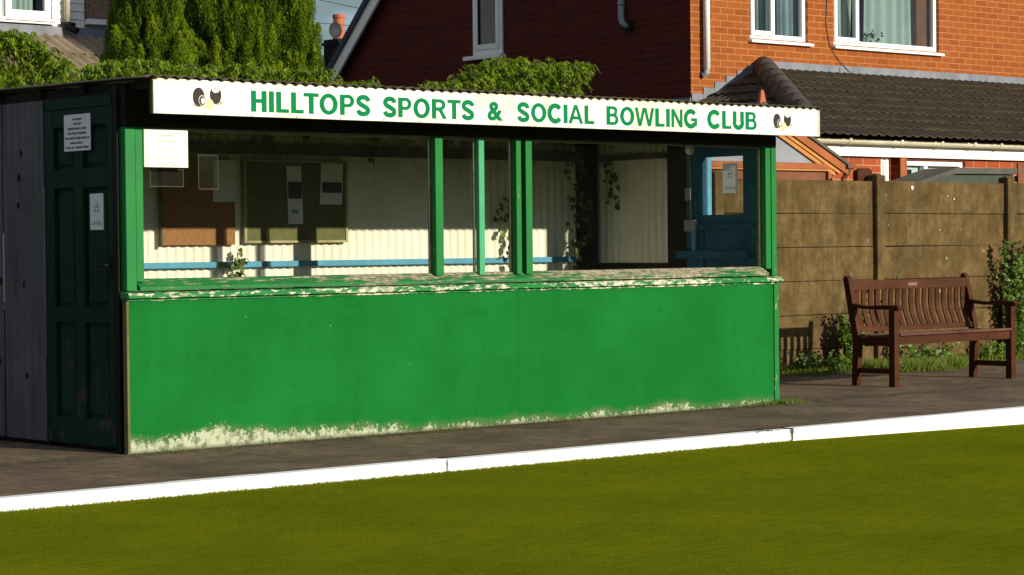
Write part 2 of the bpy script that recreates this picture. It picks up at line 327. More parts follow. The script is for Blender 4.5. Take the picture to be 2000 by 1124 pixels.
def tarmac():
    b = NB('old_tarmac', 0.95, 0.15); n = b.noise(1.6, 6, 0.6); f = b.noise(70, 5, 0.8); m_ = b.noise(9, 6, 0.7)
    c = b.mix(b.ramp(n, [(0.35, 0), (0.65, 1)]), (0.100, 0.068, 0.040), (0.215, 0.150, 0.090))
    c = b.mix(b.ramp(m_, [(0.42, 0.55), (0.55, 0)]), c, (0.065, 0.055, 0.032)); ed = b.math('MULTIPLY', b.math('SUBTRACT', 1.0, b.math('MULTIPLY', b.math('ABSOLUTE', b.xyz()[1]), 5.0), clamp=True), b.ramp(m_, [(0.4, 1), (0.6, 0.2)])); c = b.mix(ed, c, (0.050, 0.048, 0.020))
    c = b.mix(b.ramp(f, [(0.60, 0), (0.68, 0.8)]), c, (0.36, 0.30, 0.22)); c = b.mix(b.ramp(f, [(0.3, 0.7), (0.42, 0)]), c, (0.05, 0.045, 0.035))
    b.color(c); b.bump(b.math('ADD', b.math('MULTIPLY', f, 0.6), b.math('MULTIPLY', m_, 0.5)), 0.55, 0.006); return b.m
M['tarmac'] = tarmac()
def lawn():
    b = NB('bowling_green_turf', 1.0, 0.0); n1 = b.noise(0.9, 5, 0.6); n2 = b.noise(1.0, 7, 0.7, b.mapv((5, 22, 1), rot=(0, 0, R(-20)))); n3 = b.noise(140, 4, 0.7)
    f = b.math('ADD', b.math('MULTIPLY', n1, 0.30), b.math('ADD', b.math('MULTIPLY', n2, 0.38), b.math('MULTIPLY', n3, 0.32)))
    b.color(b.ramp(f, [(0.38, (0.095, 0.120, 0.004)), (0.50, (0.142, 0.164, 0.005)), (0.62, (0.200, 0.214, 0.007))]))
    b.bump(b.math('ADD', b.math('MULTIPLY', n3, 1.0), b.math('MULTIPLY', n2, 0.5)), 0.8, 0.012); return b.m
M['lawn'] = lawn()
def kerbm():
    b = NB('white_kerb_paint', 0.6, 0.3); x, y, z = b.xyz(); n = b.noise(22, 7, 0.7)
    near = b.math('SUBTRACT', 1.0, b.math('MULTIPLY', b.math('ABSOLUTE', b.math('SUBTRACT', x, 3.75)), 2.4), clamp=True)
    top = b.math('MULTIPLY', b.math('ADD', z, 0.06), 7.0, clamp=True)
    v = b.math('ADD', n, b.math('MULTIPLY', b.math('MULTIPLY', near, top), 0.80)); jt = b.math('SUBTRACT', 1.0, b.math('MULTIPLY', b.math('ABSOLUTE', b.math('SUBTRACT', x, 3.968)), 38.0), clamp=True); jt = b.math('ADD', jt, b.math('SUBTRACT', 1.0, b.math('MULTIPLY', b.math('ABSOLUTE', b.math('SUBTRACT', x, 1.083)), 90.0), clamp=True)); v = b.math('ADD', v, b.math('MULTIPLY', jt, 0.5)); mk = b.ramp(v, [(0.765, 0), (0.78, 1)])
    b.color(b.mix(mk, b.mix(b.ramp(b.noise(3, 4), [(0.4, 0), (0.6, 1)]), (0.88, 0.86, 0.80), (0.84, 0.82, 0.74)), (0.10, 0.085, 0.06))); b.bump(n, 0.15, 0.004); return b.m
M['kerb'] = kerbm()
M['bench'] = streaky('brown_bench_stain', (0.078, 0.024, 0.007), (0.036, 0.011, 0.003), (3, 12, 12), rough=0.55, spec=0.12, bump=0.15)
M['benchw'] = streaky('worn_bench_seat', (0.15, 0.070, 0.040), (0.06, 0.024, 0.012), (3, 16, 10), rough=0.55, spec=0.2, bump=0.2)
M['plaque'] = plain('brass_plaque', (0.22, 0.12, 0.10), (0.18, 0.1, 0.08), rough=0.4, bump=0)
M['brick_front'] = brick('orange_brick_front', 'x', (0.315, 0.085, 0.013), (0.240, 0.058, 0.010), (0.45, 0.20, 0.07))
M['brick_shade_toned'] = brick('orange_brick_shade_toned', 'y', (0.11, 0.016, 0.009), (0.07, 0.012, 0.007), (0.13, 0.036, 0.022))  # same brick as the front wall, with the shade darkened into its colour
M['brick_ext'] = brick('red_brick_extension', 'x', (0.38, 0.080, 0.020), (0.30, 0.058, 0.018), (0.52, 0.27, 0.16), off=(0.1, 0.02))
M['tile'] = plain('dark_roof_tile', (0.062, 0.044, 0.022), (0.028, 0.022, 0.013), scale=7, rough=0.85, bump=0.4, bscale=60, bdist=0.003)
M['hip'] = plain('hip_tile', (0.085, 0.065, 0.050), (0.045, 0.035, 0.028), scale=4, rough=0.85)
M['oldroof'] = streaky('fibre_cement_roof', (0.30, 0.235, 0.15), (0.20, 0.155, 0.10), (3, 3, 3), rough=0.9)
M['slate'] = plain('slate_roof', (0.05, 0.06, 0.08), (0.03, 0.04, 0.06), scale=3)
M['gutter'] = streaky('cream_gutter', (0.66, 0.62, 0.46), (0.40, 0.36, 0.22), (2, 8, 8), rough=0.5)
M['teak'] = plain('orange_brown_stain', (0.36, 0.105, 0.028), (0.24, 0.065, 0.018), scale=5, rough=0.5)
M['teakl'] = plain('golden_stain', (0.50, 0.23, 0.05), (0.40, 0.17, 0.04), scale=5, rough=0.5)
M['felt'] = plain('shed_roof_felt', (0.085, 0.080, 0.062), (0.06, 0.058, 0.045), scale=4)
M['dgreen'] = plain('dark_green_board', (0.05, 0.07, 0.045), (0.035, 0.05, 0.03))
M['greypanel'] = plain('dusty_gable_glazing', (0.28, 0.29, 0.31), (0.20, 0.21, 0.23), scale=2.5, rough=0.4)
M['pebble'] = plain('pebbledash', (0.30, 0.19, 0.11), (0.12, 0.08, 0.05), scale=26, bump=0.6)
M['render'] = plain('grey_render', (0.42, 0.42, 0.42), (0.32, 0.32, 0.33), scale=2)
M['potred'] = plain('terracotta', (0.42, 0.12, 0.05), (0.34, 0.09, 0.04))
M['curtain'] = plain('grey_green_curtain', (0.40, 0.45, 0.40), (0.32, 0.37, 0.33), scale=3, bump=0)
M['curtainb'] = plain('blue_grey_net_curtain', (0.26, 0.32, 0.33), (0.20, 0.25, 0.26), scale=6, bump=0)
M['drawer'] = plain('brown_wardrobe', (0.20, 0.07, 0.03), (0.14, 0.05, 0.02))
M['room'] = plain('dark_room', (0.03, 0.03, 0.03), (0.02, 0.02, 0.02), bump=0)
M['glass'] = glassmat('window_glass', refl=0.85, dirt=0.003)
M['glassh'] = glassmat('house_glass', tint=(0.85, 0.9, 0.9))
M['plastic'] = glassmat('clear_plastic', tint=(0.9, 0.9, 0.88), dirt=0.02)
M['conifer'] = leafmat('conifer_foliage', (0.014, 0.034, 0.001), (0.055, 0.108, 0.002), (0.210, 0.275, 0.007), trans=0.12, tone=True)
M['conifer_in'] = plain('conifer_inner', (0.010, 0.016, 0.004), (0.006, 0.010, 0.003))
M['vine'] = leafmat('drooping_leaves', (0.060, 0.120, 0.002), (0.140, 0.225, 0.004), (0.270, 0.330, 0.020), trans=0.25)
M['ivy'] = leafmat('ivy_leaves', (0.05, 0.075, 0.008), (0.10, 0.13, 0.012), (0.20, 0.22, 0.03), trans=0.15)
M['weed'] = leafmat('weed_leaves', (0.05, 0.10, 0.01), (0.10, 0.18, 0.02), (0.20, 0.26, 0.05), trans=0.25)
M['grassb'] = leafmat('grass_blades', (0.07, 0.13, 0.01), (0.14, 0.20, 0.015), (0.26, 0.27, 0.05), trans=0.25)
M['bark'] = plain('bark', (0.09, 0.06, 0.035), (0.05, 0.035, 0.02), scale=12)
M['gritp'] = plain('pale_grit', (0.20, 0.155, 0.105), (0.12, 0.095, 0.065), scale=30, bump=0)
M['gritd'] = plain('dark_crumbs', (0.06, 0.06, 0.025), (0.09, 0.07, 0.04), scale=20, bump=0)
M['wire'] = plain('wire', (0.03, 0.03, 0.035), (0.02, 0.02, 0.02), bump=0)
M['ground'] = plain('rough_ground', (0.10, 0.11, 0.04), (0.07, 0.06, 0.03), scale=1.5)

def thinpaper():
    b = NB('thin_paper', 0.8, 0.1); b.color((0.85, 0.85, 0.82)); t = b.n.new('ShaderNodeBsdfTranslucent'); t.inputs[0].default_value = (0.9, 0.9, 0.86, 1); q = b.n.new('ShaderNodeMixShader'); q.inputs[0].default_value = 0.75
    b.l.new(b.b.outputs[0], q.inputs[1]); b.l.new(t.outputs[0], q.inputs[2]); b.l.new(q.outputs[0], b.n['Material Output'].inputs[0]); return b.m
M['thin'] = thinpaper()
# ------------------------------------------------------------ ground, lawn, path, kerb
def struct(name, mb, m, **k): return tag(mb.build(name, m, **k), kind='structure')
struct('ground', MB().add([(-150, -150, -0.2), (250, -150, -0.2), (250, 300, -0.2), (-150, 300, -0.2)], [(0, 1, 2, 3)]), M['ground'])
def lawn_pt(x, y): return (x, y, -0.064 - 0.0030*(x + 1.65) - (0.012*(x-4) if x > 4 else 0) + (0.010*mnoise.noise((x*0.6, y*0.6, 0)) if y < -1.7 else 0))
xs = [-22 + 0.5*i for i in range(105)]; ys = [-1.45, -1.7] + [-2.2 - 0.6*j for j in range(52)]
struct('lawn', MB().sheet(lambda i, j: lawn_pt(xs[i], ys[j]), len(xs), len(ys), flip=True), M['lawn'], smooth=True)
def path_pt(x, y): return (x, y, 0.005*mnoise.noise((x*0.9, y*0.9, 3)) - (0.0))
xs = [-14 + 0.25*i for i in range(130)]; ys = [-1.52 + 0.25*j for j in range(17)] + [2.55]
mb = MB().sheet(lambda i, j: path_pt(xs[i], ys[j]), len(xs), len(ys)); struct('path', mb, M['tarmac'], smooth=True)
struct('garden', MB().box(-14, 30, 2.56, 60, -0.18, -0.03), M['ground'])
k = MB(); js = [-13.3, -10.4, -7.5, -4.6, -1.78, 1.083, 3.974, 6.87, 9.8, 12.7, 15.6, 18.5]
for i in range(len(js)-1):
    dy = [0, 0.004, -0.004, 0.002, 0, 0.0, 0.004, -0.028, -0.05, -0.07, -0.08][i]; dz = [0, .002, 0, .003, 0.002, -0.004, 0, 0.004, 0, 0, 0][i]
    k.box(js[i] + 0.003, js[i+1] - (0.003 if i != 6 else 0.014), -1.605 + dy, -1.50, -0.30, -0.001 + dz)
struct('kerb', k, M['kerb'], bevel=0.006)

# ------------------------------------------------------------ the bowls pavilion
L, D = 5.616, 1.92
hut = thing('pavilion', (L/2, D/2, 0), 'long green painted timber and glass bowls shelter with white sign fascia and corrugated roof', 'pavilion')
P = hut
# front lower panel: three boards butted, edge strips
def fpanel(x0, x1):
    return MB().box(x0, x1, -0.012, 0.0, 0.0, 0.897)
box('front_board', M['panel'], 0.022, 3.036, -0.012, 0.0, 0.002, 0.898, P)
box('front_board', M['panel'], 3.0375, 5.556, -0.012, 0.0, 0.002, 0.898, P)
box('edge_strip', M['rust'], 0.004, 0.0215, -0.014, 0.03, 0.0, 0.90, P, 0.003)
for xa, xb, dy in ((5.558, 5.582, -0.022), (5.585, 5.616, -0.014)): box('corner_trim', M['post'], xa, xb, dy, 0.05, 0.0, 0.90, P, 0.003)
box('wall_frame', M['dark'], 0.022, 5.60, 0.003, 0.05, 0.0, 0.90, P)
for xq in (0.05, 0.62, 1.22, 1.83, 2.42, 3.02, 3.06, 3.66, 4.27, 4.88, 5.53):
    for zq in (0.06, 0.47, 0.87): mb = MB(); mb.add([(xq + 0.0035*math.cos(a), -0.0126, zq + 0.0035*math.sin(a)) for a in [q*math.pi/3 for q in range(6)]], [(0, 1, 2, 3, 4, 5)]); mb.build('nail_head', M['dkgreen'], P)
# ledge and sill
led = MB(); led.prism([(-0.050, 0.905), (-0.050, 0.928), (-0.040, 0.938), (0.05, 0.948), (0.05, 0.905)], 'x', 0.0, 5.628)
led.box(0.004, 5.622, -0.022, 0.04, 0.888, 0.9045); led.build('ledge', M['ledge'], P, bevel=0.003)
sl = MB(); sl.prism([(-0.026, 0.9495), (-0.026, 0.970), (0.050, 1.016), (0.11, 1.018), (0.11, 0.9495)], 'x', 0.092, 5.50); sl.build('sill', M['sill'], P, bevel=0.003)
box('inner_sill', M['greyp'], 0.09, 5.5, 0.11, 0.16, 0.96, 1.012, P)
ZT = 1.902
# posts: (x0,x1,y0,y1,z0,mat)
for x0, x1, y0, y1, z0, mm in ((0.014, 0.083, -0.008, 0.09, 0.949, 'post'), (0.086, 0.137, -0.002, 0.065, 1.0, 'post'), (5.497, 5.551, -0.002, 0.10, 1.0, 'post'), (5.554, 5.606, -0.008, 0.09, 0.949, 'post'),
                        (2.348, 2.412, -0.002, 0.055, 1.0, 'post'), (2.728, 2.776, 0.010, 0.050, 1.0, 'mull'), (3.046, 3.090, -0.002, 0.065, 1.0, 'post'), (3.131, 3.188, -0.002, 0.065, 1.0, 'post')):
    box('window_post', M[mm], x0, x1, y0, y1, z0, ZT, P, 0.004)
box('post_filler', M['dark'], 3.090, 3.131, 0.045, 0.065, 1.0, ZT, P)
for x0, x1 in ((0.140, 2.347), (2.414, 2.727), (2.777, 3.045), (3.190, 5.495)):
    o = box('window_pane', M['glass'], x0, x1, 0.066, 0.068, 1.016, ZT, P)
    b = MB().box(x0, x0+0.012, 0.050, 0.0655, 1.018, ZT-0.004).box(x1-0.012, x1, 0.050, 0.0655, 1.018, ZT-0.004).box(x0+0.013, x1-0.013, 0.050, 0.0655, ZT-0.016, ZT-0.004)
    b.build('glazing_bead', M['bead'], o)
# header
box('header_beam', M['dark'], 0.014, 5.606, -0.010, 0.10, ZT, 2.150, P, 0.003)
box('rear_fascia_batten', M['dark'], 0.05, 5.77, -0.245, -0.20, 1.985, 2.155, P)
# roof: corrugated sheet
def corrsheet(x0, x1, y0, y1, za, zb, pitch=0.0762, amp=0.0075, th=0.004, ph=0.0, seg=8):
    mb = MB(); n = int((x1-x0)/pitch*seg)+1
    X_ = [x0 + (x1-x0)*i/(n-1) for i in range(n)]
    def prof(x): return amp*math.sin(2*math.pi*(x+ph)/pitch)
    ny = 9
    def top(i, j):
        t = j/(ny-1); y = y0+(y1-y0)*t; return (X_[i], y + (0.004*math.sin(X_[i]*5.1) if j == 0 else 0), za+(zb-za)*t + prof(X_[i]) + th/2 + 0.004*mnoise.noise((X_[i]*1.3, y, 0)))
    def bot(i, j): p = top(i, j); return (p[0], p[1], p[2]-th)
    b0 = len(mb.v); mb.sheet(top, n, ny); b1 = len(mb.v); mb.sheet(bot, n, ny, flip=True)
    for i in range(n-1): mb.f.append((b0+i, b1+i, b1+i+1, b0+i+1)); mb.mi.append(0)
    q = (ny-1)*n
    for i in range(n-1): mb.f.append((b0+q+i, b0+q+i+1, b1+q+i+1, b1+q+i)); mb.mi.append(0)
    for j in range(ny-1):
        mb.f.append((b0+j*n, b0+(j+1)*n, b1+(j+1)*n, b1+j*n)); mb.mi.append(0)
        mb.f.append((b0+j*n+n-1, b1+j*n+n-1, b1+(j+1)*n+n-1, b0+(j+1)*n+n-1)); mb.mi.append(0)
    return mb
corrsheet(-0.03, 5.785, -0.300, 2.03, 2.178, 2.200).build('roof', M['asb'], P, smooth=True)
for yy in (0.45, 0.95, 1.45, 1.84): box('roof_purlin', M['dark'], 0.02, 5.6, yy, yy+0.05, 2.12, 2.176, P)
mb = MB(); mb.box(0.045, 0.08, -0.247, 2.0, 2.115, 2.160); mb.build('verge_board', M['dark'], P)
# left side: corner, door, boards
box('corner_post', M['dark'], 0.004, 0.095, 0.095, 0.12, 0.0, 2.10, P)
box('corner_board', M['dark'], -0.006, 0.003, 0.05, 0.094, 0.0, 2.15, P)
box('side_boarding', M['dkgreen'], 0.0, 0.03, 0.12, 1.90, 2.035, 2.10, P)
dr = MB(); ya, yb, za_, zb_ = 0.10, 0.868, 0.03, 2.03
door = MB()
door.box(0.022, 0.034, ya, yb, za_, zb_)
for (a, b_) in ((ya, 0.163), (0.431, 0.536), (0.767, yb)): door.box(-0.006, 0.0215, a, b_, za_, zb_)
for (a, b_) in ((za_, 0.19), (0.759, 0.851), (1.559, 1.674), (1.925, zb_)):
    for (c, d) in ((0.1635, 0.4305), (0.5365, 0.7665)): door.box(-0.006, 0.0215, c, d, a, b_)
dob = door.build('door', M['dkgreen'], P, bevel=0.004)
for (a, b_) in ((0.215, 0.735), (0.875, 1.535), (1.70, 1.90)):
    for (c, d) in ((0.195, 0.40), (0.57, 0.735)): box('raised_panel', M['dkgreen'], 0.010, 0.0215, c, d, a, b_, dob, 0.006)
hd = MB(); hd.box(-0.010, -0.006, 0.118, 0.150, 1.00, 1.16); hd.tube([(-0.008, 0.134, 1.10), (-0.045, 0.134, 1.10)], 0.007); hd.tube([(-0.045, 0.134, 1.10), (-0.045, 0.215, 1.095)], 0.007); hd.build('door_handle', M['dark'], dob)
box('door_jamb', M['dkgreen'], -0.004, 0.035, 0.872, 0.886, 0.0, 2.03, P)
for k_, (y0, y1) in enumerate(((0.888, 1.378), (1.384, 1.90))):
    bb = MB(); n = 44
    def bp(i, j, y0=y0, y1=y1, k_=k_):
        t = i/(n-1); y = y0+(y1-y0)*t; z = [0.03, 0.6, 1.2, 1.8, 2.10][j]
        return (-0.004 - 0.003*math.sin(2*math.pi*y/0.085) - 0.004*k_, y, z)
    bb.sheet(bp, n, 5, flip=True); bb.box(0.004, 0.02, y0, y1, 0.03, 2.10)
    o = bb.build('side_board', M['plank'], P, smooth=True, recalc=False)
    for (yy, zz) in (((1.16, 1.79), (1.19, 1.64), (1.20, 1.47), (1.14, 0.98), (1.12, 0.42)) if k_ == 0 else ((1.42, 1.00), (1.45, 0.5))):
        nn = 8; kn = MB(); kn.add([(-0.0085 - 0.004*k_, yy + 0.013*math.cos(2*math.pi*q/nn)*random.uniform(.7, 1.2), zz + 0.020*math.sin(2*math.pi*q/nn)*random.uniform(.7, 1.2)) for q in range(nn)] +
                       [(-0.0055 - 0.004*k_, yy + 0.017*math.cos(2*math.pi*q/nn), zz + 0.024*math.sin(2*math.pi*q/nn)) for q in range(nn)],
                       [tuple(range(nn))] + [(q, (q+1) % nn, nn+(q+1) % nn, nn+q) for q in range(nn)])
        kn.build('knot', M['dark'], o)
# back wall: corrugated white sheets, inside and out
def vcorr(axis, c, a0, a1, z0, z1, pitch=0.0745, amp=0.009, seg=8):
    mb = MB(); n = int((a1-a0)/pitch*seg)+1
    def pt(i, j):
        a = a0+(a1-a0)*i/(n-1); off = c + amp*math.sin(2*math.pi*a/pitch); z = z0+(z1-z0)*j/3
        return (a, off, z) if axis == 'x' else (off, a, z)
    mb.sheet(pt, n, 4); return mb
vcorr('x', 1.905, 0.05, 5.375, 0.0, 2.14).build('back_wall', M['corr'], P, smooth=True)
box('back_cladding', M['dark'], 0.0, 5.616, 1.935, 1.96, 0.0, 2.15, P)
box('back_wall_post', M['dark'], 5.378, 5.572, 1.87, 1.93, 0.0, 2.15, P)
box('wall_batten', M['beam'], 0.05, 5.37, 1.862, 1.888, 1.850, 1.928, P)
box('seat_back_rail', M['blue'], 0.05, 5.37, 1.850, 1.880, 1.058, 1.099, P, 0.003)
box('bench_seat', M['blue'], 0.06, 5.36, 1.42, 1.84, 0.43, 0.46, P)
box('side_lining', M['dark'], 0.0405, 0.05, 0.10, 1.90, 0.0, 2.12, P)
# right end wall
box('end_cladding', M['dark'], 5.60, 5.616, 0.10, 0.14, 0.0, 2.12, P)
vcorr('y', 5.585, 1.095, 1.90, 1.045, 2.12).build('end_wall', M['corr'], P, smooth=True)
ec = MB().box(5.602, 5.616, 0.80, 1.93, 0.0, 2.12).box(5.602, 5.616, 0.14, 0.80, 0.0, 1.36).box(5.602, 5.616, 0.14, 0.80, 1.90, 2.12).box(5.602, 5.616, 0.14, 0.262, 1.36, 1.90).box(5.602, 5.616, 0.702, 0.80, 1.36, 1.90)
ec.build('end_outer_boards', M['plank'], P)
box('end_batten', M['beam'], 5.555, 5.574, 1.095, 1.865, 1.853, 1.893, P)
box('end_lower_lining', M['dark'], 5.57, 5.60, 0.90, 1.865, 0.0, 1.043, P)
box('end_dark_recess', M['dark'], 5.575, 5.60, 0.875, 1.093, 0.0, 2.12, P)
bd = MB(); bd.box(5.56, 5.60, 0.16, 0.285, 0.0, 2.0).box(5.56, 5.60, 0.701, 0.755, 0.0, 2.0).box(5.56, 5.60, 0.2855, 0.7005, 1.845, 2.0).box(5.56, 5.60, 0.2855, 0.7005, 1.31, 1.408).box(5.575, 5.60, 0.2855, 0.7005, 0.0, 1.309)
bdo = bd.build('end_door', M['blued'], P, bevel=0.003)
box('door_window', M['glass'], 5.590, 5.592, 0.286, 0.700, 1.409, 1.844, bdo)
box('window_reveal', M['blue'], 5.6165, 5.660, 0.702, 0.714, 1.405, 1.85, bdo)
box('mid_rail', M['blued'], 5.535, 5.549, 0.17, 0.75, 1.300, 1.335, bdo)
box('shelf_rail', M['blued'], 5.50, 5.549, 0.20, 0.93, 1.077, 1.135, bdo)
box('door_stile', M['blue'], 5.53, 5.549, 0.757, 0.795, 1.136, 1.30, bdo)
box('end_lining', M['blued'], 5.56, 5.60, 0.758, 0.874, 0.0, 2.12, P)
# electric fittings on the end wall
cm = MB(); cm.tube([(5.552, 0.825, 1.88), (5.552, 0.818, 1.62)], 0.008); cm.tube([(5.552, 0.818, 1.52), (5.552, 0.812, 1.375)], 0.008); cm.build('conduit', M['greyp'], P)
box('switch_box', M['greyp'], 5.53, 5.56, 0.804, 0.862, 1.521, 1.616, P, 0.004)
box('switch_box', M['greyp'], 5.52, 5.56, 0.747, 0.865, 1.285, 1.373, P, 0.004)
lm = MB(); lv = []
for j in range(7):
    a = j/6*math.pi/2; lv.append((0.042*math.cos(a), 0.042*math.sin(a)))
nn = 16; vs = [(5.56 - h*0.9, 0.828 + r_*math.cos(2*math.pi*q/nn), 1.908 + r_*math.sin(2*math.pi*q/nn)) for (r_, h) in lv for q in range(nn)]
lm.add(vs, [(j*nn+q, j*nn+(q+1) % nn, (j+1)*nn+(q+1) % nn, (j+1)*nn+q) for j in range(6) for q in range(nn)]); lm.build('bulkhead_lamp', M['uvpc'], P, smooth=True)
box('floor', M['render'], 0.05, 5.6, 0.06, 1.90, 0.01, 0.05, P); box('bounce_lining', M['uvpc'], 0.05, 5.55, 0.0515, 0.059, 0.06, 0.90, P)  # unseen white sheet behind the front boards, added to bounce light onto the back wall

# ------------------------------------------------------------ the fascia sign
sign = thing('club_sign', (2.9, -0.27, 1.966), 'long white fascia sign with green club name lettering and bowls emblems along the shelter eave', 'sign')
sx0, sx1, sz0, sz1 = 0.042, 5.770, 1.968, 2.170
bo = box('sign_board', M['signw'], sx0, sx1, -0.272, -0.250, sz0, sz1, sign, 0.002)
box('end_edging', M['rust'], sx0 - 0.008, sx0 - 0.001, -0.274, -0.248, sz0, sz1, bo)
box('end_edging', M['gutter'], sx1 + 0.001, sx1 + 0.020, -0.274, -0.248, sz0, sz1 - 0.01, bo)
def disc(mb, cx, cz, rx, rz, y, n=20, th=0.0012, a=0.0):
    vs = []
    for yy in (y, y-th):
        for q in range(n):
            t = 2*math.pi*q/n; u, w = rx*math.cos(t), rz*math.sin(t); vs.append((cx+u*math.cos(a)-w*math.sin(a), yy, cz+u*math.sin(a)+w*math.cos(a)))
    mb.add(vs, [tuple(range(n)), tuple(range(n, 2*n))[::-1]] + [(q, (q+1) % n, n+(q+1) % n, n+q) for q in range(n)])
xx = 0.06
while xx < 5.78:
    sc = MB(); disc(sc, xx, sz0 + 0.009, 0.0045, 0.0065, -0.272, 8, 0.003); sc.build('screw', M['tan'], bo); xx += random.choice((0.29, 0.31, 0.33))
xx = 0.06
while xx < 5.78: sc = MB(); disc(sc, xx, sz1 - 0.012, 0.003, 0.004, -0.272, 8, 0.003); sc.build('screw', M['tan'], bo); xx += 0.62
def text_mesh(txt, name, m, parent, rot, x0, x1, z0, z1, plane, off=0.0, depth=0.0008, side=False):
    c = bpy.data.curves.new(name, 'FONT'); c.body = txt; c.size = 1.0; c.offset = off; c.extrude = 0.0; c.resolution_u = 6; c.space_character = 1.06 if off else 1.0
    o = bpy.data.objects.new(name, c); COL.objects.link(o); dg = bpy.context.evaluated_depsgraph_get(); dg.update()
    me = bpy.data.meshes.new_from_object(o.evaluated_get(dg)); COL.objects.unlink(o); bpy.data.objects.remove(o)
    n = len(me.vertices); co = np.empty(n*3, np.float32); me.vertices.foreach_get('co', co); co = co.reshape(-1, 3)
    lo, hi = co.min(0), co.max(0); u = (co[:, 0]-lo[0])/(hi[0]-lo[0]); v = (co[:, 1]-lo[1])/(hi[1]-lo[1])
    out = np.empty_like(co)
    if side: out[:, 0] = plane; out[:, 1] = x1 + (x0-x1)*u; out[:, 2] = z0 + (z1-z0)*v      # x0 = small y, x1 = large y (reads from -X)
    else: out[:, 0] = x0 + (x1-x0)*u; out[:, 1] = plane; out[:, 2] = z0 + (z1-z0)*v
    me.vertices.foreach_set('co', out.ravel()); me.update(); me.materials.clear()
    return link_mesh(name, me, m, parent)

def _arc(cx, cy, rx, ry, a0, a1, n=14): return [(cx+rx*math.cos(R(a0+(a1-a0)*i/n)), cy+ry*math.sin(R(a0+(a1-a0)*i/n))) for i in range(n+1)]
def _ribbon(c, t):
    n = len(c); l, r = [], []
    for i, p in enumerate(c):
        a, b = c[max(i-1, 0)], c[min(i+1, n-1)]; dx, dy = b[0]-a[0], b[1]-a[1]; m = math.hypot(dx, dy); nx, ny = -dy/m*t[i if isinstance(t, list) else 0]/2 if isinstance(t, list) else -dy/m*t/2, dx/m*(t[i] if isinstance(t, list) else t)/2
        l.append((p[0]+nx, p[1]+ny)); r.append((p[0]-nx, p[1]-ny))
    return l + r[::-1]
T_ = 0.262
def _S():
    k = [(0.10, 0.27), (0.16, 0.155), (0.28, 0.095), (0.41, 0.088), (0.56, 0.125), (0.645, 0.23), (0.62, 0.34), (0.52, 0.415), (0.36, 0.50), (0.19, 0.59), (0.12, 0.70), (0.16, 0.82), (0.27, 0.895), (0.40, 0.912), (0.54, 0.885), (0.63, 0.81), (0.66, 0.715)]
    out = []
    for i in range(len(k)-1):
        p0, p1, p2_, p3 = k[max(i-1, 0)], k[i], k[i+1], k[min(i+2, len(k)-1)]
        for j in range(3):
            t = j/3; out.append(tuple(0.5*((2*p1[a]) + (-p0[a]+p2_[a])*t + (2*p0[a]-5*p1[a]+4*p2_[a]-p3[a])*t*t + (-p0[a]+3*p1[a]-3*p2_[a]+p3[a])*t**3) for a in (0, 1)))
    return out + [k[-1]]
GL = {
 'H': (0.80, [[[(0, 0), (0, 1), (T_, 1), (T_, .61), (.80-T_, .61), (.80-T_, 1), (.80, 1), (.80, 0), (.80-T_, 0), (.80-T_, .43), (T_, .43), (T_, 0)]]]),
 'I': (T_, [[[(0, 0), (0, 1), (T_, 1), (T_, 0)]]]),
 'L': (0.66, [[[(0, 0), (0, 1), (T_, 1), (T_, .175), (.66, .175), (.66, 0)]]]),
 'T': (0.80, [[[(.4-T_/2, 0), (.4-T_/2, .825), (0, .825), (0, 1), (.8, 1), (.8, .825), (.4+T_/2, .825), (.4+T_/2, 0)]]]),
 'O': (0.98, [[_arc(.49, .5, .49, .515, 0, 350, 35), _arc(.49, .5, .238, .318, 0, 350, 35)]]),
 'P': (0.78, [[[(0, 0), (0, 1), (.42, 1)] + _arc(.47, .69, .31, .31, 90, -90) + [(T_, .38), (T_, 0)], [(T_, .83), (.43, .83)] + _arc(.44, .69, .135, .14, 90, -90) + [(T_, .55)]]]),
 'R': (0.90, [[[(0, 0), (0, 1), (.48, 1)] + _arc(.52, .715, .30, .285, 90, -70) + [(.66, .40), (.90, 0), (.655, 0), (.47, .33), (.36, .415), (T_, .415), (T_, 0)], [(T_, .83), (.46, .83)] + _arc(.48, .71, .13, .12, 90, -90) + [(T_, .58)]]]),
 'B': (0.82, [[[(0, 0), (0, 1), (.42, 1)] + _arc(.48, .755, .275, .245, 90, -40) + _arc(.52, .285, .30, .285, 55, -90) + [(.3, 0)], [(T_, .84), (.42, .84)] + _arc(.45, .73, .11, .11, 90, -90) + [(T_, .61)], [(T_, .445), (.44, .445)] + _arc(.48, .305, .13, .14, 90, -90) + [(T_, .165)]]]),
 'A': (0.98, [[[(0, 0), (.38, 1), (.60, 1), (.98, 0), (.76, 0), (.68, .225), (.30, .225), (.22, 0)], [(.36, .395), (.49, .78), (.62, .395)]]]),
 'W': (1.36, [[[(.24, 0), (0, 1), (.21, 1), (.36, .32), (.545, 1), (.81, 1), (.995, .32), (1.15, 1), (1.36, 1), (1.12, 0), (.90, 0), (.68, .79), (.46, 0)]]]),
 'N': (0.80, [[[(0, 0), (0, 1), (.195, 1), (.61, .35), (.61, 1), (.80, 1), (.80, 0), (.595, 0), (.19, .65), (.19, 0)]]]),
 'U': (0.79, [[_ribbon([(T_/2, 1), (T_/2, .45)] + _arc(.395, .39, .2925, .30, 180, 360, 18)[0:] + [(.79-T_/2, .45), (.79-T_/2, 1)], T_)]]),
 'C': (0.90, [[_ribbon(_arc(.47, .5, .375, .415, 38, 322, 30), T_)]]),
 'G': (0.95, [[_ribbon(_arc(.48, .5, .38, .415, 40, 325, 30), T_)], [[(.50, .37), (.50, .54), (.945, .54), (.945, .13), (.76, .10), (.76, .37)]]]),
 'S': (0.76, [[_ribbon(_S(), 0.24)]]),
}
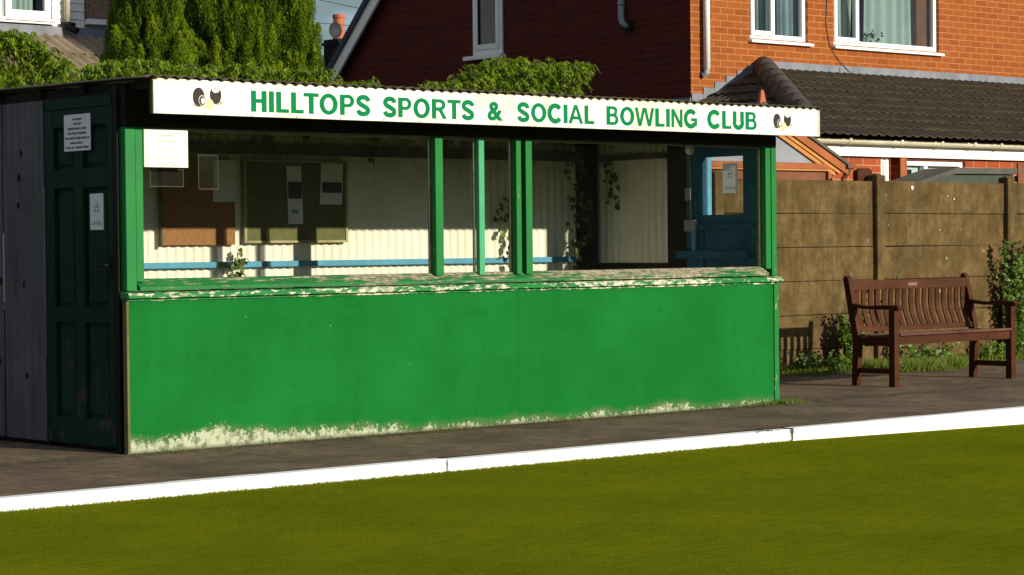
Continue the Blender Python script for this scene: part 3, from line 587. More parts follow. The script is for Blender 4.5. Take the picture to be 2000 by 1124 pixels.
def word_mesh(word, x0, x1, z0, z1, y, m, parent):
    from mathutils.geometry import tessellate_polygon
    gaps = {'LT': 0.00, 'TO': 0.04, 'RT': 0.05, 'TS': 0.06, 'IA': 0.05, 'AL': 0.09, 'OW': 0.04, 'WL': 0.07}
    vs, fs, u = [], [], 0.0
    for i, ch in enumerate(word):
        w, groups = GL[ch]
        for gi, loops in enumerate(groups):
            L3 = [[Vector((px, py, 0)) for px, py in lp] for lp in loops]; tri = tessellate_polygon(L3); b = len(vs)
            for lp in L3:
                for q in lp: vs.append((u+q.x, gi*0.0004, q.y))
            fs += [tuple(b+k for k in t) for t in tri]
        u += w + (gaps.get(word[i:i+2], 0.115) if i < len(word)-1 else 0)
    me = bpy.data.meshes.new('lettering'); me.from_pydata([(x0+(x1-x0)*a/u, y-d, z0+(z1-z0)*c) for a, d, c in vs], [], fs); me.update()
    return link_mesh('lettering', me, m, parent)
for wd, a, b_, zt_, zb2 in (('HILLTOPS', 0.717, 1.607, 2.122, 1.997), ('SPORTS', 1.709, 2.449, 2.119, 1.996), ('&', 2.562, 2.694, 2.119, 1.996), ('SOCIAL', 2.819, 3.509, 2.121, 1.997), ('BOWLING', 3.621, 4.498, 2.123, 1.997), ('CLUB', 4.604, 5.109, 2.126, 1.999)):
    if wd == '&': text_mesh(wd, 'lettering', M['letter'], bo, None, a, b_, zb2, zt_, -0.2735, off=0.035)
    else: word_mesh(wd, a, b_, zb2, zt_, -0.2735, M['letter'], bo)
def emblem(x, z, k):
    """two black bowls and a cream jack, painted on the board"""
    def d1(nm, mm, *args): mb = MB(); disc(mb, *args); mb.build(nm, M[mm], bo)
    d1('bowl_shadow', 'tan', x+0.038*k, z-0.044*k, 0.036*k, 0.009*k, -0.2722, 20); d1('bowl_shadow', 'tan', x+0.168*k, z-0.026*k, 0.030*k, 0.012*k, -0.2722, 20)
    d1('bowl', 'black', x+0.044*k, z+0.001*k, 0.037*k, 0.050*k, -0.2735, 28); d1('bowl', 'black', x+0.151*k, z+0.014*k, 0.036*k, 0.047*k, -0.2735, 28)
    d1('bowl_disc', 'tan', x+0.064*k, z-0.017*k, 0.023*k, 0.029*k, -0.2750, 20); d1('bowl_disc', 'signw', x+0.150*k, z+0.043*k, 0.024*k, 0.017*k, -0.2750, 20)
    d1('disc_ring', 'black', x+0.065*k, z-0.018*k, 0.018*k, 0.023*k, -0.2765, 16); d1('disc_ring', 'greyp', x+0.149*k, z+0.051*k, 0.009*k, 0.005*k, -0.2765, 12)
    d1('disc_centre', 'signw', x+0.067*k, z-0.019*k, 0.012*k, 0.016*k, -0.2780, 12); d1('jack', 'cream', x+0.113*k, z-0.038*k, 0.023*k, 0.030*k, -0.2750, 20)
emblem(0.300, 2.070, 1.10); emblem(5.278, 2.070, 1.05)

# ------------------------------------------------------------ notices
def lines_mb(rows, y, x0, side=False, cx=None, th=0.0006, seedv=3):
    """rows of illegibly small print: (z, height, width); built as letter-sized dabs"""
    rr = random.Random(seedv); mb = MB()
    for (z, h, w) in rows:
        u = -w/2
        while u < w/2:
            cw = h*rr.uniform(0.45, 0.85); g = h*rr.choice((0.2, 0.2, 0.2, 0.2, 0.7)); u1 = min(u+cw, w/2)
            if side: mb.box(x0-th, x0, cx-u1, cx-u, z, z+h*rr.uniform(0.85, 1.0))
            else: mb.box(cx+u, cx+u1, y-th, y, z, z+h*rr.uniform(0.85, 1.0))
            u = u1 + g
    return mb
n1 = thing('notice', (0.29, -0.004, 1.671), 'bright white landscape notice in the top left corner of the front window', 'notice')
pc = box('card', M['card'], 0.139, 0.445, -0.0085, -0.004, 1.671, 1.892, n1)
box('holder_edge', M['ply'], 0.1385, 0.143, -0.0105, -0.009, 1.671, 1.892, n1)
lines_mb([(1.852, 0.010, 0.09), (1.820, 0.008, 0.13), (1.770, 0.006, 0.11), (1.722, 0.006, 0.22), (1.680, 0.008, 0.20)], -0.0085, 0, cx=0.29).build('print', M['ink'], pc)
n2 = thing('notice', (-0.012, 0.48, 1.78), 'upper sign on the dark green side door with seven rows of capitals', 'notice')
pc = box('plate', M['paper'], -0.012, -0.0075, 0.332, 0.629, 1.780, 1.997, n2)
lines_mb([(1.962, 0.013, 0.10), (1.935, 0.013, 0.09), (1.906, 0.014, 0.215), (1.878, 0.014, 0.215), (1.849, 0.014, 0.27), (1.821, 0.013, 0.155), (1.794, 0.013, 0.26)], 0, -0.012, side=True, cx=0.48, seedv=5).build('print', M['inkd'], pc)
def smoke_sign(mb_y, x0, side, cu, zc, k):
    mb = MB(); n = 22
    def P_(u, z, t): return (x0 - t, cu - u, z) if side else (cu + u, x0 - t, z)
    for q in range(n):
        if q in (5, 12, 17): continue
        a, b_ = 2*math.pi*q/n, 2*math.pi*(q+0.8)/n
        p = [(0.032*k*math.cos(t)*s_, 0.036*k*math.sin(t)*s_) for t, s_ in ((a, 1), (b_, 1), (b_, 0.9), (a, 0.9))]
        mb.add([P_(u, zc+z, 0.0008) for u, z in p], [(0, 1, 2, 3)])
    for (u0, u1, z0, z1) in ((-0.016, 0.012, -0.004, 0.004), (0.013, 0.016, -0.01, 0.018), (-0.004, 0.010, 0.016, 0.019), (-0.018, -0.012, -0.030, -0.012), (0.010, 0.015, -0.032, -0.016)):
        mb.add([P_(u, zc+z, 0.0008) for u, z in ((u0*k, z0*k), (u1*k, z0*k), (u1*k, z1*k), (u0*k, z1*k))], [(0, 1, 2, 3)])
    return mb
n3 = thing('notice', (-0.010, 0.30, 1.308), 'narrow white no smoking notice on the side door below the upper sign', 'notice', None)
pc = box('sheet', M['paper'], 0.004, 0.0085, 0.225, 0.373, 1.308, 1.522, n3)
smoke_sign(None, 0.004, True, 0.298, 1.445, 1.0).build('symbol', M['inkd'], pc)
lines_mb([(1.352, 0.005, 0.09), (1.340, 0.005, 0.12)], 0, 0.004, side=True, cx=0.298, seedv=9).build('print', M['inkd'], pc)
n4 = thing('notice', (5.58, 0.44, 1.569), 'narrow white no smoking notice on the glass of the blue end door', 'notice')
pc = box('sheet', M['thin'], 5.584, 5.587, 0.364, 0.514, 1.569, 1.793, n4)
smoke_sign(None, 5.584, True, 0.44, 1.715, 1.0).build('symbol', M['inkd'], pc)
lines_mb([(1.612, 0.005, 0.10), (1.600, 0.005, 0.12)], 0, 5.584, side=True, cx=0.44, seedv=9).build('print', M['inkd'], pc)
# clear pockets stuck on the inside of the glass
for (x0, x1, z0, z1, lb) in ((0.232, 0.465, 1.559, 1.665, 'clear plastic pocket hanging below the bright window notice'), (0.570, 0.713, 1.546, 1.752, 'empty upright clear pocket on the glass left of the notice boards')):
    t_ = thing('plastic_pocket', ((x0+x1)/2, 0.07, z0), lb, 'pocket')
    pk = box('sleeve', M['plastic'], x0, x1, 0.070, 0.071, z0, z1, t_)
    MB().box(x0, x0+0.003, 0.0715, 0.0725, z0, z1).box(x1-0.003, x1, 0.0715, 0.0725, z0, z1).box(x0+0.0035, x1-0.0035, 0.0715, 0.0725, z0, z0+0.004).box(x0+0.0035, x1-0.0035, 0.0715, 0.0725, z1-0.003, z1).build('seam', M['bead'], pk)
# notice boards on the back wall
nb1 = thing('notice_board', (1.766, 1.88, 1.215), 'orange brown cork notice board, the left one on the white corrugated wall', 'notice board')
box('cork_sheet', M['cork'], 1.469, 2.067, 1.858, 1.872, 1.217, 1.812, nb1)
box('frame', M['beam'], 1.452, 1.467, 1.850, 1.874, 1.205, 1.822, nb1)
nb2 = thing('notice_board', (2.594, 1.88, 1.226), 'wide olive baize notice board with pale wooden frame on the corrugated wall', 'notice board')
box('baize', M['olive'], 2.165, 3.030, 1.858, 1.872, 1.245, 1.800, nb2)
fr = MB().box(2.141, 2.164, 1.850, 1.874, 1.226, 1.815).box(3.031, 3.050, 1.850, 1.874, 1.226, 1.815).box(2.165, 3.030, 1.850, 1.874, 1.226, 1.244).box(2.165, 3.030, 1.850, 1.874, 1.801, 1.815); fr.build('frame', M['ply'], nb2, bevel=0.002)
for (x0, x1, z0, z1, lb, tl) in ((1.885, 2.071, 1.515, 1.805, 'pale portrait sheet pinned to the right edge of the cork board', 0.01), (2.515, 2.645, 1.361, 1.772, 'tall narrow poster pinned in the middle of the olive board', -0.012), (2.808, 3.008, 1.501, 1.795, 'portrait poster with dark photo band at the top right of the olive board', 0.015)):
    yb_ = 1.8555; mb = MB(); n = 8
    def pp(i, j): 
        u = i/(n-1); v = j/5; return (x0+(x1-x0)*u + tl*(v-0.5), yb_ - 0.004*math.sin(v*3.0)*(1-v) - 0.0006, z0+(z1-z0)*v)
    mb.sheet(pp, n, 6); o = mb.build('poster', M['paper'], None, loc=((x0+x1)/2, yb_, z0), smooth=True); tag(o, lb, 'poster', None)
    if 'band' in lb: box('picture', M['inkd'], x0+0.012, x1-0.010, 1.8485, 1.8492, 1.585, 1.660, o)
    if 'tall' in lb:
        box('picture', M['greyp'], x0+0.03, x1-0.035, 1.8485, 1.8492, 1.435, 1.465, o); box('picture', M['dgreen'], x0+0.004, x1-0.006, 1.8485, 1.8492, 1.54, 1.66, o)
# ------------------------------------------------------------ park bench
bn = thing('park_bench', (8.45, 0.78, 0), 'brown slatted wooden bench with arms and a small plaque standing before the concrete wall', 'bench')
bx0, bx1, by0 = 7.645, 9.275, 0.555
def backy(z): return by0 + 0.40 + max(0, z-0.38)*0.17
for xa in (bx0, bx1-0.062):
    box('leg', M['bench'], xa, xa+0.062, by0, by0+0.062, 0.0, 0.632, bn, 0.003)
    mb = MB(); yb0 = by0+0.375
    mb.prism([(yb0+0.03, 0), (yb0+0.085, 0), (yb0+0.075, 0.38), (backy(0.885)+0.062, 0.885), (backy(0.905)+0.035, 0.915), (backy(0.885)+0.002, 0.890), (yb0+0.005, 0.38)], 'x', xa+0.004, xa+0.058); mb.build('leg', M['bench'], bn, bevel=0.003)
    mb = MB(); mb.prism([(by0-0.035, 0.634), (by0-0.045, 0.650), (by0-0.03, 0.668), (by0+0.12, 0.672), (by0+0.30, 0.662), (backy(0.66)+0.006, 0.682), (backy(0.66)+0.006, 0.650), (by0+0.30, 0.636), (by0+0.06, 0.634)], 'x', xa-0.006, xa+0.068); mb.build('armrest', M['bench'], bn, bevel=0.004)
    box('side_rail', M['bench'], xa+0.014, xa+0.048, by0+0.063, yb0+0.004, 0.335, 0.405, bn, 0.002)
    box('stretcher', M['bench'], xa+0.016, xa+0.046, by0+0.063, yb0+0.030, 0.105, 0.150, bn, 0.002)
box('front_rail', M['bench'], bx0+0.063, bx1-0.063, by0+0.012, by0+0.040, 0.345, 0.415, bn, 0.002)
for k_ in range(6):
    ya = by0 - 0.012 + k_*0.066; zz = 0.418 - 0.010*math.sin(math.pi*k_/5) - 0.002*k_
    box('seat_slat', M['benchw'], bx0 + (0.064 if k_ in (0,) else 0.01), bx1 - (0.064 if k_ in (0,) else 0.01), ya, ya+0.054, zz, zz+0.020, bn, 0.004)
mb = MB(); mb.prism([(backy(0.79), 0.790), (backy(0.79)+0.034, 0.790), (backy(0.872)+0.034, 0.862), (backy(0.872)+0.002, 0.872)], 'x', bx0+0.059, bx1-0.059); tr = mb.build('top_rail', M['bench'], bn, bevel=0.004)
box('plaque', M['plaque'], 8.41, 8.53, backy(0.83)-0.004, backy(0.83)+0.0, 0.815, 0.842, tr)
mb = MB(); mb.prism([(backy(0.44), 0.440), (backy(0.44)+0.03, 0.440), (backy(0.49)+0.03, 0.485), (backy(0.49), 0.485)], 'x', bx0+0.059, bx1-0.059); mb.build('lower_rail', M['bench'], bn, bevel=0.003)
ns = 17
for k_ in range(ns):
    xc = bx0 + 0.105 + (bx1-bx0-0.21)*k_/(ns-1); mb = MB(); q = 11
    def sp(i, j, xc=xc):
        z = 0.4855 + (0.7895-0.4855)*j/(q-1); t = j/(q-1); w = 0.0265; y = backy(z) + 0.006 + 0.026*math.sin(math.pi*t)*(1 if True else 0)
        return [(xc-w, y, z), (xc+w, y, z), (xc+w, y+0.012, z), (xc-w, y+0.012, z), (xc-w, y, z)][i]
    mb.sheet(sp, 5, q); mb.build('back_slat', M['bench'], bn, recalc=True)

# ------------------------------------------------------------ concrete panel wall
cw = thing('concrete_wall', (7.65, 2.57, 0), 'brown stained wall of stacked concrete panels slotted between posts behind the bench', 'wall')
pxs = [-0.95, 1.2, 3.35, 5.5, 7.65, 9.85, 11.87, 13.95, 16.1]
for i, px in enumerate(pxs):
    mb = MB(); mb.prism([(px-0.055, 2.500), (px+0.055, 2.500), (px+0.060, 2.515), (px+0.060, 2.62), (px-0.060, 2.62), (px-0.060, 2.515)], 'z', -0.1, 1.815); mb.add([(px-0.06, 2.515, 1.815), (px+0.06, 2.515, 1.815), (px+0.06, 2.62, 1.815), (px-0.06, 2.62, 1.815), (px, 2.57, 1.84)], [(0, 1, 4), (1, 2, 4), (2, 3, 4), (3, 0, 4)])
    mb.build('post', M['concrete'], cw, bevel=0.004)
for i in range(len(pxs)-1):
    for r_ in range(6):
        z1 = 1.765 - 0.31*r_; z0 = z1 - 0.307; dy = random.uniform(-0.006, 0.006); tl = random.uniform(-0.004, 0.004)
        a, b_ = pxs[i]+0.0605, pxs[i+1]-0.0605
        mb = MB(); mb.prism([(a, z0+tl), (b_, z0-tl), (b_, z1-tl-0.001), (a, z1+tl-0.001)], 'y', 2.548+dy, 2.590+dy); mb.build('panel', M['concrete'], cw, bevel=0.007)
for (x, z, r_) in ((10.36, 1.705, 0.022), (11.0, 1.60, 0.010), (10.9, 1.63, 0.006), (10.77, 1.30, 0.006)): mb = MB(); disc(mb, x, z, r_*.8, r_*.9, 2.5405, 9, 0.002); mb.build('lichen_spot', M['card'], cw)

# ------------------------------------------------------------ leaves
def leafcloud(C, Dv, Ln, Wd, fold=0.0, side=None, mid=0.5):
    """one pointed quad per leaf: base, left, tip, right"""
    C = np.asarray(C, float); Dv = np.asarray(Dv, float); n = len(C); Dv = Dv/np.maximum(np.linalg.norm(Dv, axis=1, keepdims=True), 1e-6)
    if side is None: side = rng.normal(size=(n, 3))
    S = np.cross(Dv, side); S /= np.maximum(np.linalg.norm(S, axis=1, keepdims=True), 1e-6)
    Nn = np.cross(S, Dv); Ln = np.broadcast_to(np.asarray(Ln), (n,))[:, None]; Wd = np.broadcast_to(np.asarray(Wd), (n,))[:, None]
    V = np.stack([C, C + Dv*Ln*mid - S*Wd/2 + Nn*Ln*fold, C + Dv*Ln, C + Dv*Ln*mid + S*Wd/2 + Nn*Ln*fold], 1).reshape(-1, 3)
    F = np.arange(4*n).reshape(-1, 4); return V, F
def conifer(name, cx, cy, H, r, label, taper, nclump):
    t = thing(name, (cx, cy, -0.1), label, 'conifer', None)
    mb = MB(); mb.tube([(cx, cy, -0.1), (cx+.02, cy, 1.5), (cx, cy, 3.5), (cx, cy, H-0.5)], [0.12, 0.10, 0.06, 0.02], 8)
    for k in range(26):
        a = k*2.4; z = 0.5 + (H-1.4)*k/26; mb.tube([(cx, cy, z), (cx+math.cos(a)*r*.35, cy+math.sin(a)*r*.35, z+.25), (cx+math.cos(a)*r*.5, cy+math.sin(a)*r*.5, z+.6)], [0.025, 0.016, 0.006], 5)
    mb.build('trunk', M['bark'], t)
    def rad(z): return r*min(1.0, max(0.05, ((H - z)/(H*taper)))**0.75)
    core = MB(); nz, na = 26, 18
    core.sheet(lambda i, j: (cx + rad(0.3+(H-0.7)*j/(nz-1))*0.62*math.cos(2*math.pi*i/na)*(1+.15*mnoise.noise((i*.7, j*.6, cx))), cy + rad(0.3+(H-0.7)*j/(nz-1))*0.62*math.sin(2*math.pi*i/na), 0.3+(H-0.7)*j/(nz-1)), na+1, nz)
    core.build('dark_core', M['conifer_in'], t)  # near-black solid core, its colour stands for the shade between the sprays
    C = []; Dd = []; Sd = []; Tn = []
    for k in range(nclump):
        z0 = 0.2 + (H-0.55)*rng.random()**0.9; a = rng.random()*2*math.pi; bulge = 1 + 0.22*mnoise.noise((math.cos(a)*1.4+cx, math.sin(a)*1.4, z0*1.1))
        rr = rad(z0)*bulge*(rng.uniform(0.40, .75) if rng.random() < .4 else rng.uniform(.8, 1.0))
        bx, by = cx+math.cos(a)*rr*0.85, cy+math.sin(a)*rr*0.85; h = rng.uniform(0.16, 0.48)*(1 if z0 < H-1.0 else .6); w = h*rng.uniform(0.14, 0.24)
        n = int(h*w*26000) + 12; tt = rng.random(n)**0.85; aa = rng.random(n)*2*math.pi; ct = rng.random()
        ww = w*np.sin(np.pi*np.clip(tt*0.80+0.18, 0, 1))**0.8*rng.uniform(0.45, 1.05, n); lean = rng.uniform(0.05, 0.22)*h
        C.append(np.stack([bx + math.cos(a)*tt*lean + np.cos(aa)*ww, by + math.sin(a)*tt*lean + np.sin(aa)*ww, z0 + tt*h], 1))
        Dd.append(np.stack([np.cos(aa)*.35 + math.cos(a)*.15, np.sin(aa)*.35 + math.sin(a)*.15, np.ones(n)], 1) + rng.normal(size=(n, 3))*.16)
        Sd.append(np.stack([np.cos(aa), np.sin(aa), np.zeros(n)], 1) + rng.normal(size=(n, 3))*.3); Tn.append(np.clip(0.15 + .45*ct + .45*tt**2, 0, 1))
    C = np.concatenate(C); Dd = np.concatenate(Dd); Sd = np.concatenate(Sd); Tn = np.concatenate(Tn)
    V, F = leafcloud(C, Dd, rng.uniform(0.022, 0.045, len(C)), rng.uniform(0.007, 0.012, len(C)), side=Sd)
    np_mesh('crown', V, F, M['conifer'], t, tone=np.repeat(Tn, 4))
conifer('conifer_tree', 6.60, 10.0, 5.7, 0.53, 'left one of the row of tall columnar conifers, beside the white clad house', 0.5, 1500)
conifer('conifer_tree', 7.78, 10.1, 6.0, 0.58, 'broad middle conifer of the row, dark gap on its left side', 0.5, 1700)
conifer('conifer_tree', 8.47, 9.9, 5.0, 0.42, 'slim conifer on the right of the row, tapering against the open sky', 0.75, 1100)
conifer('conifer_tree', 7.95, 11.4, 6.3, 0.60, 'shaded conifer standing further back, seen only in the dark gaps of the row', 0.5, 700)
conifer('conifer_tree', 8.72, 11.3, 4.7, 0.40, 'shaded conifer behind the slim right one, filling the gap beside it', 0.6, 600)

VP_ = [(0.2, 2.74), (0.69, 2.75), (0.81, 2.75), (0.89, 2.74), (0.99, 2.73), (1.05, 2.68), (1.11, 2.62), (1.17, 2.6), (1.29, 2.57), (1.35, 2.52), (1.38, 2.42), (1.41, 2.46), (1.47, 2.52), (1.62, 2.57), (1.75, 2.59), (1.88, 2.6), (2.05, 2.59), (2.27, 2.57), (2.5, 2.58), (2.73, 2.6), (2.96, 2.59), (3.25, 2.58), (3.44, 2.6), (3.56, 2.58), (3.66, 2.43), (3.77, 2.40), (3.83, 2.52), (3.91, 2.56), (3.98, 2.53), (4.03, 2.44), (4.14, 2.44), (4.24, 2.47), (4.4, 2.46), (4.51, 2.50), (4.61, 2.52), (4.71, 2.54), (4.88, 2.55), (4.96, 2.62), (5.07, 2.7), (5.18, 2.74), (5.35, 2.78), (5.54, 2.77), (5.71, 2.79), (5.8, 2.75), (5.88, 2.73), (6.03, 2.75), (6.12, 2.78), (6.3, 2.75), (6.37, 2.7), (6.41, 2.63), (6.46, 2.45)]
_px = np.array([p[0] for p in VP_]); _pz = np.array([p[1] for p in VP_])
def vine(x0, x1, n, label):
    t = thing('climbing_shrub', ((x0+x1)/2, 2.85, 0), label, 'shrub', 'leafy shrubs over the back of the shelter')
    C = []; Dd = []; Ls = []; st = MB()
    for k in range(n):
        x = rng.uniform(x0+.06, x1-.06); top = float(np.interp(x, _px, _pz)); y = rng.uniform(2.68, 3.02)
        u = rng.random(); zt_ = top - 0.02 - (0 if u < .25 else (rng.random()**0.8)*min(0.9, top-1.85)); 
        a = rng.uniform(-math.pi, 0.25*math.pi) if rng.random() < .8 else rng.uniform(0, 2*math.pi)
        ln = rng.uniform(0.10, 0.30); rise = rng.uniform(0.02, 0.09)
        m_ = rng.integers(14, 22); tt = np.linspace(0.0, 1, m_); hx = math.cos(a)*ln*0.75; hy = math.sin(a)*ln*0.6
        X_ = x + hx*tt; Y_ = y + hy*tt; Z_ = zt_ - rise + rise*np.sin(np.minimum(tt*2.4, math.pi/2)) - ln*0.9*np.maximum(0, tt-0.35)**1.6
        lim = np.interp(X_, _px, _pz) + 0.05*mnoise.noise((x*7, y*5, 1)) + rng.choice([-.10, -.05, 0.0, 0.03], p=[.3, .3, .28, .12]); ov = np.max(Z_ - lim)
        if ov > 0: Z_ = Z_ - ov
        if k % 3 == 0: st.tube([(X_[q], Y_[q], Z_[q]) for q in range(0, m_, 3)], 0.0022, 4, cap=False)
        for q in range(m_):
            for s_ in (-1, 1):
                if rng.random() < .08: continue
                C.append((X_[q], Y_[q], Z_[q])); az = a + s_*rng.uniform(0.5, 1.3)
                Dd.append((math.cos(az)*0.55, math.sin(az)*0.55, rng.uniform(-1.3, -0.25) if tt[q] > .2 else rng.uniform(-.6, .5))); Ls.append(rng.uniform(0.030, 0.066)*(1.15 - 0.4*tt[q]))
    m2 = int(70*(x1-x0))
    for k in range(m2):        # woody stems climbing up behind the wall
        if k % 6: continue
        x = rng.uniform(x0, x1); st.tube([(x, 2.9, 0), (x+rng.normal()*.05, 2.88, 1.0), (x+rng.normal()*.1, 2.85, 1.8), (x+rng.normal()*.1, 2.85, float(np.interp(x, _px, _pz))-.15)], [0.012, 0.010, 0.006, 0.003], 5)
    # deeper, older leaves that close the mass
    mm = int(7000*(x1-x0)); X_ = rng.uniform(x0+.03, x1-.03, mm); T_ = np.interp(X_, _px, _pz); Z_ = 1.6 + (T_-0.13-1.6)*rng.random(mm)**0.75; Y_ = rng.uniform(2.80, 3.15, mm)
    C = np.concatenate([np.array(C), np.stack([X_, Y_, Z_], 1)]); Dd = np.concatenate([np.array(Dd), np.stack([rng.normal(size=mm)*.6, rng.normal(size=mm)*.5-.2, -rng.random(mm)-.1], 1)]); Ls = np.concatenate([np.array(Ls), rng.uniform(.035, .06, mm)])
    V, F = leafcloud(C, Dd, Ls, Ls*rng.uniform(0.16, 0.25, len(Ls)), fold=0.06, mid=0.42)
    np_mesh('foliage', V, F, M['vine'], t); st.build('stems', M['bark'], t)
vine(0.2, 1.38, 700, 'tall leafy shrub at the far left, hanging over the shelter roof edge')
vine(1.36, 3.66, 1000, 'low leafy mass in front of the conifers behind the shelter roof')
vine(3.72, 6.34, 1100, 'drooping leafy shrub against the dark brick gable with a high hump')

IVY = [(0, 0), (0.35, -0.08), (0.5, 0.12), (0.34, 0.34), (0.38, 0.62), (0.12, 0.62), (0, 1.0), (-0.12, 0.62), (-0.38, 0.62), (-0.34, 0.34), (-0.5, 0.12), (-0.35, -0.08)]
def ivy(label, pts, size=0.045, mat=None, jitter=0.03, per=1, loc=None, name='ivy', face=(0, -1, 0), catg='plant'):
    """pts: list of chains of points; a stem along each chain and lobed leaves along it"""
    t = thing(name, loc or pts[0][0], label, catg); st = MB(); lf = MB()
    for ch in pts:
        st.tube(ch, 0.0022, 4, cap=False)
        for i in range(len(ch)-1):
            a, b_ = Vector(ch[i]), Vector(ch[i+1]); n = max(1, int((b_-a).length/size*1.5*per))
            for k in range(n):
                p = a.lerp(b_, (k+random.random())/n) + Vector((random.gauss(0, jitter), random.uniform(-.03, -.004), random.gauss(0, jitter*.6)))
                s_ = size*random.uniform(0.7, 1.25); nrm = (Vector(face)*1.3 + Vector((random.gauss(0, .5), random.gauss(0, .5), random.gauss(.25, .45)))).normalized()
                up = Vector((random.gauss(0, .5), 0, -1)).normalized(); rgt = up.cross(nrm).normalized(); up = nrm.cross(rgt).normalized()
                vs = [p + rgt*(u*s_) + up*(v*s_) + nrm*(abs(u)*s_*0.12) for u, v in IVY]; c = p + up*(0.3*s_) - nrm*(0.03*s_)
                lf.add([c] + vs, [(0, q+1, (q+1) % 12+1) for q in range(12)])
    st.build('stem', M['bark'], t); lf.build('leaves', mat or M['ivy'], t, recalc=False)
yb_ = 1.84
ivy('small bright sprig of ivy in the sun on the blue rail below the left boards', [[(2.04, yb_, 0.96), (2.06, yb_, 1.06), (2.08, yb_, 1.17)], [(2.03, yb_, 1.10), (1.99, yb_, 1.09)], [(2.07, yb_, 1.03), (2.10, yb_, 1.0)]], size=0.042, per=3.2, jitter=0.035)
ivy('ivy trailing down in the narrow pane beside the paired posts', [[(4.62, yb_, 1.58), (4.58, yb_, 1.40), (4.60, yb_, 1.22), (4.57, yb_, 1.03)], [(4.54, yb_, 1.50), (4.52, yb_, 1.38)]], size=0.045, per=2.0, jitter=0.035)
ivy('long dark curtain of ivy hanging left of the black corner post inside', [[(5.16, yb_, 2.05), (5.22, yb_, 1.80), (5.27, yb_, 1.55), (5.30, yb_, 1.30), (5.28, yb_, 1.03)], [(5.10, yb_, 2.06), (5.12, yb_, 1.93)], [(5.30, yb_-.05, 1.9), (5.34, yb_-.05, 1.55), (5.33, yb_-.05, 1.2)]], size=0.050, per=1.25, jitter=0.04)
ivy('loose ivy tendril hanging before the end wall right of the corner post', [[(5.54, 1.76, 1.90), (5.54, 1.72, 1.68), (5.54, 1.74, 1.53)], [(5.54, 1.73, 1.78), (5.54, 1.64, 1.72), (5.54, 1.60, 1.66)], [(5.54, 1.66, 1.60), (5.54, 1.62, 1.48)]], size=0.050, per=1.3, jitter=0.03, face=(-1, -.4, 0))
for k_, (x0, ln) in enumerate(((2.30, .14), (2.62, .07), (3.27, .20), (3.95, .12), (4.25, .10), (4.7, .12))):
    ivy(['ivy clump under the ceiling above the olive notice board', 'smallest ivy clump under the ceiling, over the olive board', 'ivy clump dangling under the ceiling right of the notice boards', 'ivy clump under the ceiling in the second window', 'ivy clump under the ceiling behind the pale green mullion', 'ivy clump under the ceiling left of the paired posts'][k_],
        [[(x0-.09, yb_, 2.06), (x0, yb_, 2.03), (x0+.04, yb_, 2.03-ln)], [(x0+.1, yb_, 2.07), (x0+.05, yb_, 1.98)]], size=0.05, per=1.4, jitter=0.03)

# ------------------------------------------------------------ weeds, grass
def weedplant(name, label, cx, cy, h, spread, nst, lsize, cat='plant', nl=14, mat='weed', lean=0.0):
    t = thing(name, (cx, cy, 0), label, cat); st = MB(); C = []; Dd = []; L_ = []
    for k in range(nst):
        a = rng.uniform(0, 2*math.pi); hh = h*rng.uniform(0.45, 1.0); sp_ = spread*rng.uniform(.3, 1)
        bx, by = cx + rng.normal()*spread*.3, cy + abs(rng.normal())*0.01
        p = [(bx + math.cos(a)*sp_*q*q + lean*q*q, min(by + math.sin(a)*sp_*q*q*.4, 2.53) - 0.0, hh*q) for q in np.linspace(0, 1, 6)]
        st.tube(p, [0.004, .0035, .003, .003, .002, .001], 4)
        for q in range(nl):
            u = 0.12 + 0.88*rng.random(); i = min(int(u*5), 4); f = u*5-i; c = [p[i][w]*(1-f)+p[i+1][w]*f for w in range(3)]
            C.append(c); Dd.append((rng.normal(), -abs(rng.normal())*.8 - .1, rng.normal()*.5+.15)); L_.append(lsize*rng.uniform(.6, 1.3))
    V, F = leafcloud(np.array(C), np.array(Dd), np.array(L_), np.array(L_)*rng.uniform(0.5, 0.75, len(L_)), fold=.08, side=np.array([(rng.normal()*.5, -1 + rng.normal()*.4, .4+rng.normal()*.4) for _ in C]))
    np_mesh('leaves', V, F, M[mat], t); st.build('stems', M['bark'], t)
weedplant('bramble', 'tall thin bramble shoots climbing the wall post behind the bench left arm', 9.42, 2.42, 1.14, 0.14, 6, 0.050, nl=9, lean=0.1)
weedplant('bramble', 'leggy weed above the bench back rail at the middle wall post', 9.92, 2.42, 0.98, 0.16, 7, 0.045, nl=14)
weedplant('weed', 'bushy bright green weed clump at the wall foot left of the bench', 9.24, 2.36, 0.58, 0.16, 48, 0.050, nl=30)
weedplant('creeper', 'leafy creeper climbing the right wall post behind the bench right arm', 11.80, 2.42, 1.24, 0.24, 56, 0.055, nl=36)
weedplant('weed', 'low leafy weeds under the bench seat at the wall foot', 10.2, 2.25, 0.24, 0.45, 50, 0.045, nl=12)
weedplant('weed', 'low leafy weeds at the wall foot between bench and shelter', 8.75, 2.35, 0.20, 0.35, 44, 0.045, nl=12)
weedplant('weed', 'low leafy weeds at the wall foot under the right end of the bench', 11.35, 2.35, 0.20, 0.30, 40, 0.045, nl=12)
weedplant('weed', 'little weed sprouting over the wall top near the right post', 11.62, 2.62, 0.10, 0.10, 8, 0.040, nl=8)
bpy.data.objects[-1] if False else None
